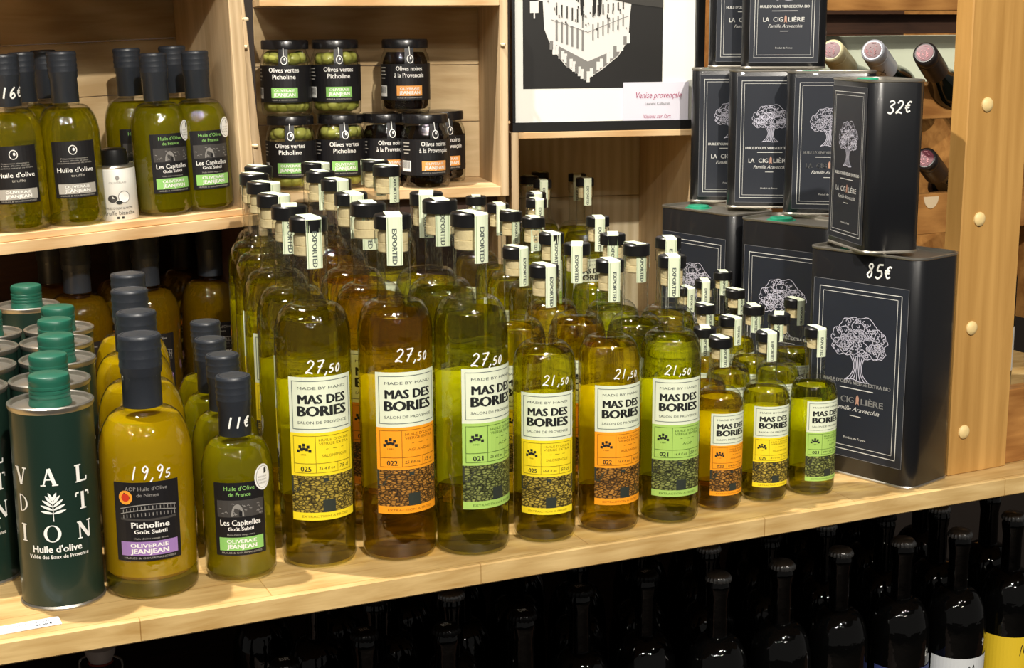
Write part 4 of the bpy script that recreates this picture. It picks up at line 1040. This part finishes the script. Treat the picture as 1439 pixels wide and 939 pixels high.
# ------------------------------------------------------------------ oak upright with plugs, rails, wine
q0 = at_z(1332, 670, 0); q1 = at_z(1413, 655, 0); wq = (q1 - q0).length; aq = math.atan2((q1 - q0).y, (q1 - q0).x)
po = empty('oak_upright', q0); po.rotation_euler = (0, 0, aq); tag(po, 'tall oak upright board with four pale wooden plugs at the right', 'upright')
b = MB(); b.box(0, wq, 0, .024, 0, .75, 'oakpost', .0012); b.build('board', po, smooth=False)
for px, py in ((1387, 147), (1376, 308), (1365, 461), (1354, 607)):
    d = Vector(ray(px, py)); n = Vector((sin(aq), -cos(aq), 0)); t = (q0 - Vector((0, 0, CH))).dot(n) / d.dot(n)
    g = Vector((0, 0, CH)) + d * t; l = Matrix.Rotation(-aq, 3, 'Z') @ (g - q0)
    b = MB(); pts = [(.0075, .001), (.0076, .0006), (.0072, -.0014), (.005, -.0032), (.0025, -.0038)]
    vs = []; n_ = 20
    for rr_, yy in pts: vs += [(l.x + rr_ * cos(2 * pi * i / n_), yy, l.z + rr_ * sin(2 * pi * i / n_)) for i in range(n_)]
    b.add(vs, [(k * n_ + i, k * n_ + (i + 1) % n_, (k + 1) * n_ + (i + 1) % n_, (k + 1) * n_ + i) for k in range(4) for i in range(n_)] + [tuple(range(4 * n_, 5 * n_))], 'plug')
    b.build('wooden_plug', po)
def inq(x, y, z): return q0 + Matrix.Rotation(aq, 3, 'Z') @ Vector((x, y, z))
# low oak board right of it, and what stands behind
b = MB(); b.box(wq + .001, wq + .34, .006, .024, 0, .083, 'oakrail', .001); o = b.build('oak_cross_board', None, smooth=False); o.location = q0; o.rotation_euler = (0, 0, aq)
tag(o, 'low oak board at the right picture edge beside the upright', 'board')
# rack rails
rk = empty('wine_rack', q0); rk.rotation_euler = (0, 0, aq); tag(rk, 'oak wine rack behind the tins with horizontal rails', 'rack')
def loc_at(px, py, yl):
    d = Vector(ray(px, py)); n = Vector((sin(aq), -cos(aq), 0)); o_ = q0 - n * yl
    t = (o_ - Vector((0, 0, CH))).dot(n) / d.dot(n); return Matrix.Rotation(-aq, 3, 'Z') @ (Vector((0, 0, CH)) + d * t - q0)
YR = .56
XL = loc_at(1100, 200, YR).x; XR = loc_at(1300, 200, YR).x + .27
def rail(py0, py1, yl, th, k='oakrail', name='rail'):
    z1, z0 = loc_at(1340, py0, yl).z, loc_at(1340, py1, yl).z; b = MB(); b.box(XL, XR, yl, yl + th, z0, z1, k, .001); return b.build(name, rk, smooth=False)
rail(-60, 15, YR, .03); rail(20, 47, YR + .03, .02, 'darkwood')  # second rail lies deeper; its dark colour stands in for the shadow there
rail(118, 166, YR, .018); rail(270, 326, YR, .018)
rail(49, 114, YR + .07, .008, 'cream', 'pale_back_board')
b = MB(); b.box(XL, XR, YR + .36, YR + .37, 0, .62, 'darkwood'); b.build('back_panel', rk, smooth=False)
b = MB(); b.box(XL - .02, XL, YR, YR + .37, 0, .62, 'oakrail'); b.build('side_panel', rk, smooth=False)
b = MB(); b.box(XR, XR + .02, YR, YR + .37, 0, .62, 'oakrail'); b.build('side_panel', rk, smooth=False)
def wine(p_end, direction, capk, lab, bodylabel=True):
    """lying bottle: p_end = tip of the capsule, direction = from tip to base"""
    root = empty('wine_bottle', p_end); d = Vector(direction).normalized(); root.scale = (1.17, 1.17, 1.0)
    root.rotation_euler = d.to_track_quat('Z', 'Y').to_euler(); tag(root, lab, 'bottle', 'wine bottles lying in the rack')
    b = MB(); b.lathe([(.0, .0015), (.0118, .0008), (.0135, .002), (.0145, .004), (.0148, .018), (.0146, .0185), (.0150, .019), (.0152, .072)], capk, 32); cpz = b.build('capsule', root)
    b = MB(); b.lathe([(0, .0), (.0105, .0003), (.0108, .0012)], 'maroon', 28)
    rr = random.Random(4)
    for i in range(22):
        a_, r_ = rr.uniform(0, 6.28), rr.uniform(.0015, .009); b.tube([(r_ * cos(a_), r_ * sin(a_), -.0001), (r_ * cos(a_ + .5), r_ * sin(a_ + .5), -.0001)], .0005, 'pinkp', 4)
    b.build('capsule_disc', cpz)
    b = MB(); b.lathe([(.0145, .070), (.0146, .085), (.017, .105), (.0215, .125), (.0235, .14), (.0235, .275), (.022, .285), (0, .280)], 'wineglass', 40); b.build('bottle_body', root)
    if capk == 'capsilver':
        b = MB(); fn = cyl(.0153, R(-20)); b.stroke(fn, smooth([(-.004, .036), (.0, .044), (.004, .050), (-.002, .052), (.001, .04), (.005, .034)]), .0008, 'ink', 2); b.build('capsule_emblem', cpz, smooth=False)
    return root
vdir = Matrix.Rotation(aq, 3, 'Z') @ Vector((.78, .50, -.38))
for px, py, dy, ck, lab in ((1168, 70, -.01, 'capcream', 'wine bottle lying in the rack with a cream capsule'), (1226, 70, -.04, 'capsilver', 'wine bottle lying in the rack with a pale grey capsule and maroon disc'), (1299, 74, -.07, 'capblack', 'wine bottle lying in the rack with a black capsule and pink printed disc'), (1300, 222, -.03, 'capblack', 'dark wine bottle lying in the lower cell of the rack')):
    l = loc_at(px, py, YR + dy)
    wine(q0 + Matrix.Rotation(aq, 3, 'Z') @ l, vdir, ck, lab)
# pale notch blocks on the rails
for px, py in ((1320, 128), (1308, 280)):
    l = loc_at(px, py, YR)
    b = MB(); nn = 14
    arc = [(l.x + .0145 * cos(pi + pi * i / nn), l.z + .004 + .018 * sin(pi + pi * i / nn)) for i in range(nn + 1)]
    vs = [(x, YR - .0015, z) for x, z in arc] + [(x, YR + .010, z) for x, z in arc]
    b.add(vs, [tuple(range(nn + 1)), tuple(range(nn + 1, 2 * nn + 2))[::-1]] + [(i, i + nn + 1, i + nn + 2, i + 1) for i in range(nn)] + [(nn, 2 * nn + 1, nn + 1, 0)], 'pin'); b.build('neck_rest', rk, smooth=False)
# bottle with label right of the upright
root = empty('wine_bottle', inq(wq + .05, .10, 0)); tag(root, 'dark standing wine bottle with a white label, cut by the right picture edge', 'bottle')
b = MB(); b.lathe([(0, .002), (.035, 0), (.038, .004), (.038, .19), (.034, .205), (.018, .225), (.0145, .24), (.0145, .30), (0, .30)], 'wineglass', 40); b.build('bottle_body', root)
b = MB(); fn = cyl(.0382, R(18)); b.rect(fn, -.034, .05, .085, .135, 'papier', 1, 14); b.text(fn, 'DRE', -.014, .119, .010, 'lgrey', .022, 2)
for i in range(3): b.text(fn, 'VIN DE PAYS', -.012, .104 - i * .006, .0025, 'lgrey', .03, 2)
b.build('label', root, smooth=False)

# ------------------------------------------------------------------ black bottles on the lower shelf
def make_beer(lab=None, dark=False):
    root = empty('black_glass_bottle'); r = .0365; H = .265; rn = .0125
    sh = [(rn + (r - rn) * cos(i / 8 * pi / 2) ** .9 if i < 8 else rn, .140 + .05 * sin(i / 8 * pi / 2)) for i in range(9)]
    b = MB(); b.lathe([(0, .003), (r - .006, 0), (r - .001, .003), (r, .008), (r, .136)] + sh + [(rn - .0006, .235), (rn + .0012, .246), (rn + .0016, .250), (rn + .0008, .253), (rn, .257), (rn, .262)], 'beer', 40); b.build('bottle_body', root)
    b = MB(); n = 63; vs = []
    for rr_, z, fl in ((.0142, .2565, .0011), (.0142, .2595, .0009), (.0134, .2625, .0002), (.0115, .2645, 0), (.0, .265, 0)):
        vs += [((rr_ + fl * cos(21 * 2 * pi * i / n)) * cos(2 * pi * i / n), (rr_ + fl * cos(21 * 2 * pi * i / n)) * sin(2 * pi * i / n), z) for i in range(n)]
    b.add(vs, [(k * n + i, k * n + (i + 1) % n, (k + 1) * n + (i + 1) % n, (k + 1) * n + i) for k in range(4) for i in range(n)], 'crownb' if dark else 'crown')
    if dark: b.text(lambda a, z, l=1: (a, z, .2652), 'BR', 0, .001, .007, 'chalk', .010, 2, bold=.02)
    b.build('crown_cap', root, sharp=60)
    if lab:
        b = MB(); fn = cyl(r + .0003, R(0)); b.rect(fn, -.055, .055, .03, .110, lab, 1, 24)
        if lab != 'beerblue':
            for q, dx in ((-.008, 0), (.026, .0)):
                b.stroke(fn, smooth([(q, .085), (q + .003, .100), (q + .006, .088), (q + .009, .101), (q + .012, .084)]), .0012, 'ink', 2)
        b.build('label', root, smooth=False)
    return root
BM, BK, BWh, BY, BB = make_beer(), make_beer(dark=True), make_beer('beerwhite'), make_beer('beeryel'), make_beer('beerblue')
zc = -.405 + .265
caps = [(400, 927, BK), (512, 885, BK), (627, 878, BK), (735, 858, BK), (815, 824, BK), (908, 803, BK), (1010, 805, BM), (1100, 788, BM), (1182, 770, BM), (1270, 756, BB), (1350, 744, BWh), (1425, 720, BY)]
names = ['leftmost', 'second from left', 'third from left', 'fourth from left', 'fifth from left', 'sixth from left', 'seventh from left, bare metal cap', 'eighth from left, bare metal cap', 'ninth from left, bare metal cap', 'blue label, third from right', 'white label', 'yellow label at the right edge']
used = []
for i, (px, py, pr_) in enumerate(caps):
    p = at_z(px, py, zc); used.append((p.x, p.y))
    o = put(pr_, (p.x, p.y, -.405), R(24 + (-6, 5, 12)[i % 3]) if i < 9 else R(22), 'black glass bottle in the lower front row, ' + names[i], 'bottle', 'black glass bottles on the lower shelf')
    if i in (9, 10):
        b = MB(); b.hand(cyl(.0367), '9' if i == 10 else '0', .016, .128, .009, 'chalk', wd=.0008); b.build('price_writing', o, smooth=False)
k = 0
for row in (1, 2, 3):
    for i, (px, py, pr_) in enumerate(caps):
        if i == 0: continue
        x, y = used[i]; off = .041 * (row % 2)
        q = Vector((x, y, -.405)) + EN * (.088 * row) + EX * (off * (1 if row != 3 else -1))
        if any(math.hypot(q.x - a_, q.y - b_) < .0735 for a_, b_ in used): continue
        used.append((q.x, q.y))
        put(BM if (i + row) % 2 else BK, q, R(20 + 7 * row), 'black glass bottle, %s row, behind the lower front one %s' % (['', 'second', 'third', 'fourth'][row], names[i].split(',')[0]), 'bottle', 'black glass bottles on the lower shelf')
# swing-top bottle at the lower left
p = at_z(140, 905, -.16)
root = empty('swing_top_bottle', (p.x, p.y, -.405)); tag(root, 'bottle with a white china swing stopper below the left shelf end', 'bottle')
b = MB(); b.lathe([(0, .002), (.034, 0), (.036, .005), (.036, .13), (.03, .155), (.016, .185), (.0125, .20), (.0125, .218), (.0145, .219), (.0145, .224), (.012, .225)], 'beer', 36); b.build('bottle_body', root)
b = MB(); b.lathe([(.0, .2245), (.011, .225), (.0125, .229), (.0155, .236), (.016, .242), (.013, .245), (0, .246)], 'china', 32); b.build('china_stopper', root)
b = MB(); b.lathe([(.0095, .2232), (.0128, .2236), (.0128, .2262), (.009, .2266)], 'rubber', 28); b.build('rubber_ring', root)
b = MB(); b.tube(smooth([(-.019, .205), (-.022, .215), (-.021, .228), (-.012, .234)]) and [(x, 0, z) for x, z in smooth([(-.014, .205), (-.021, .212), (-.022, .226), (-.0125, .232), (-.0, .2325), (.0125, .232), (.022, .226), (.021, .212), (.014, .205)])], .0014, 'wire', 8); b.build('wire_bail', root)

# the patterns the copies were taken from stand nowhere: remove them
for o in list(PROTOS.values()):
    for c in list(o.children_recursive): bpy.data.objects.remove(c)
    bpy.data.objects.remove(o)
for o in list(C.objects):
    if o.type == 'EMPTY' and not o.parent and 'category' not in o:
        for c in list(o.children_recursive): bpy.data.objects.remove(c)
        bpy.data.objects.remove(o)
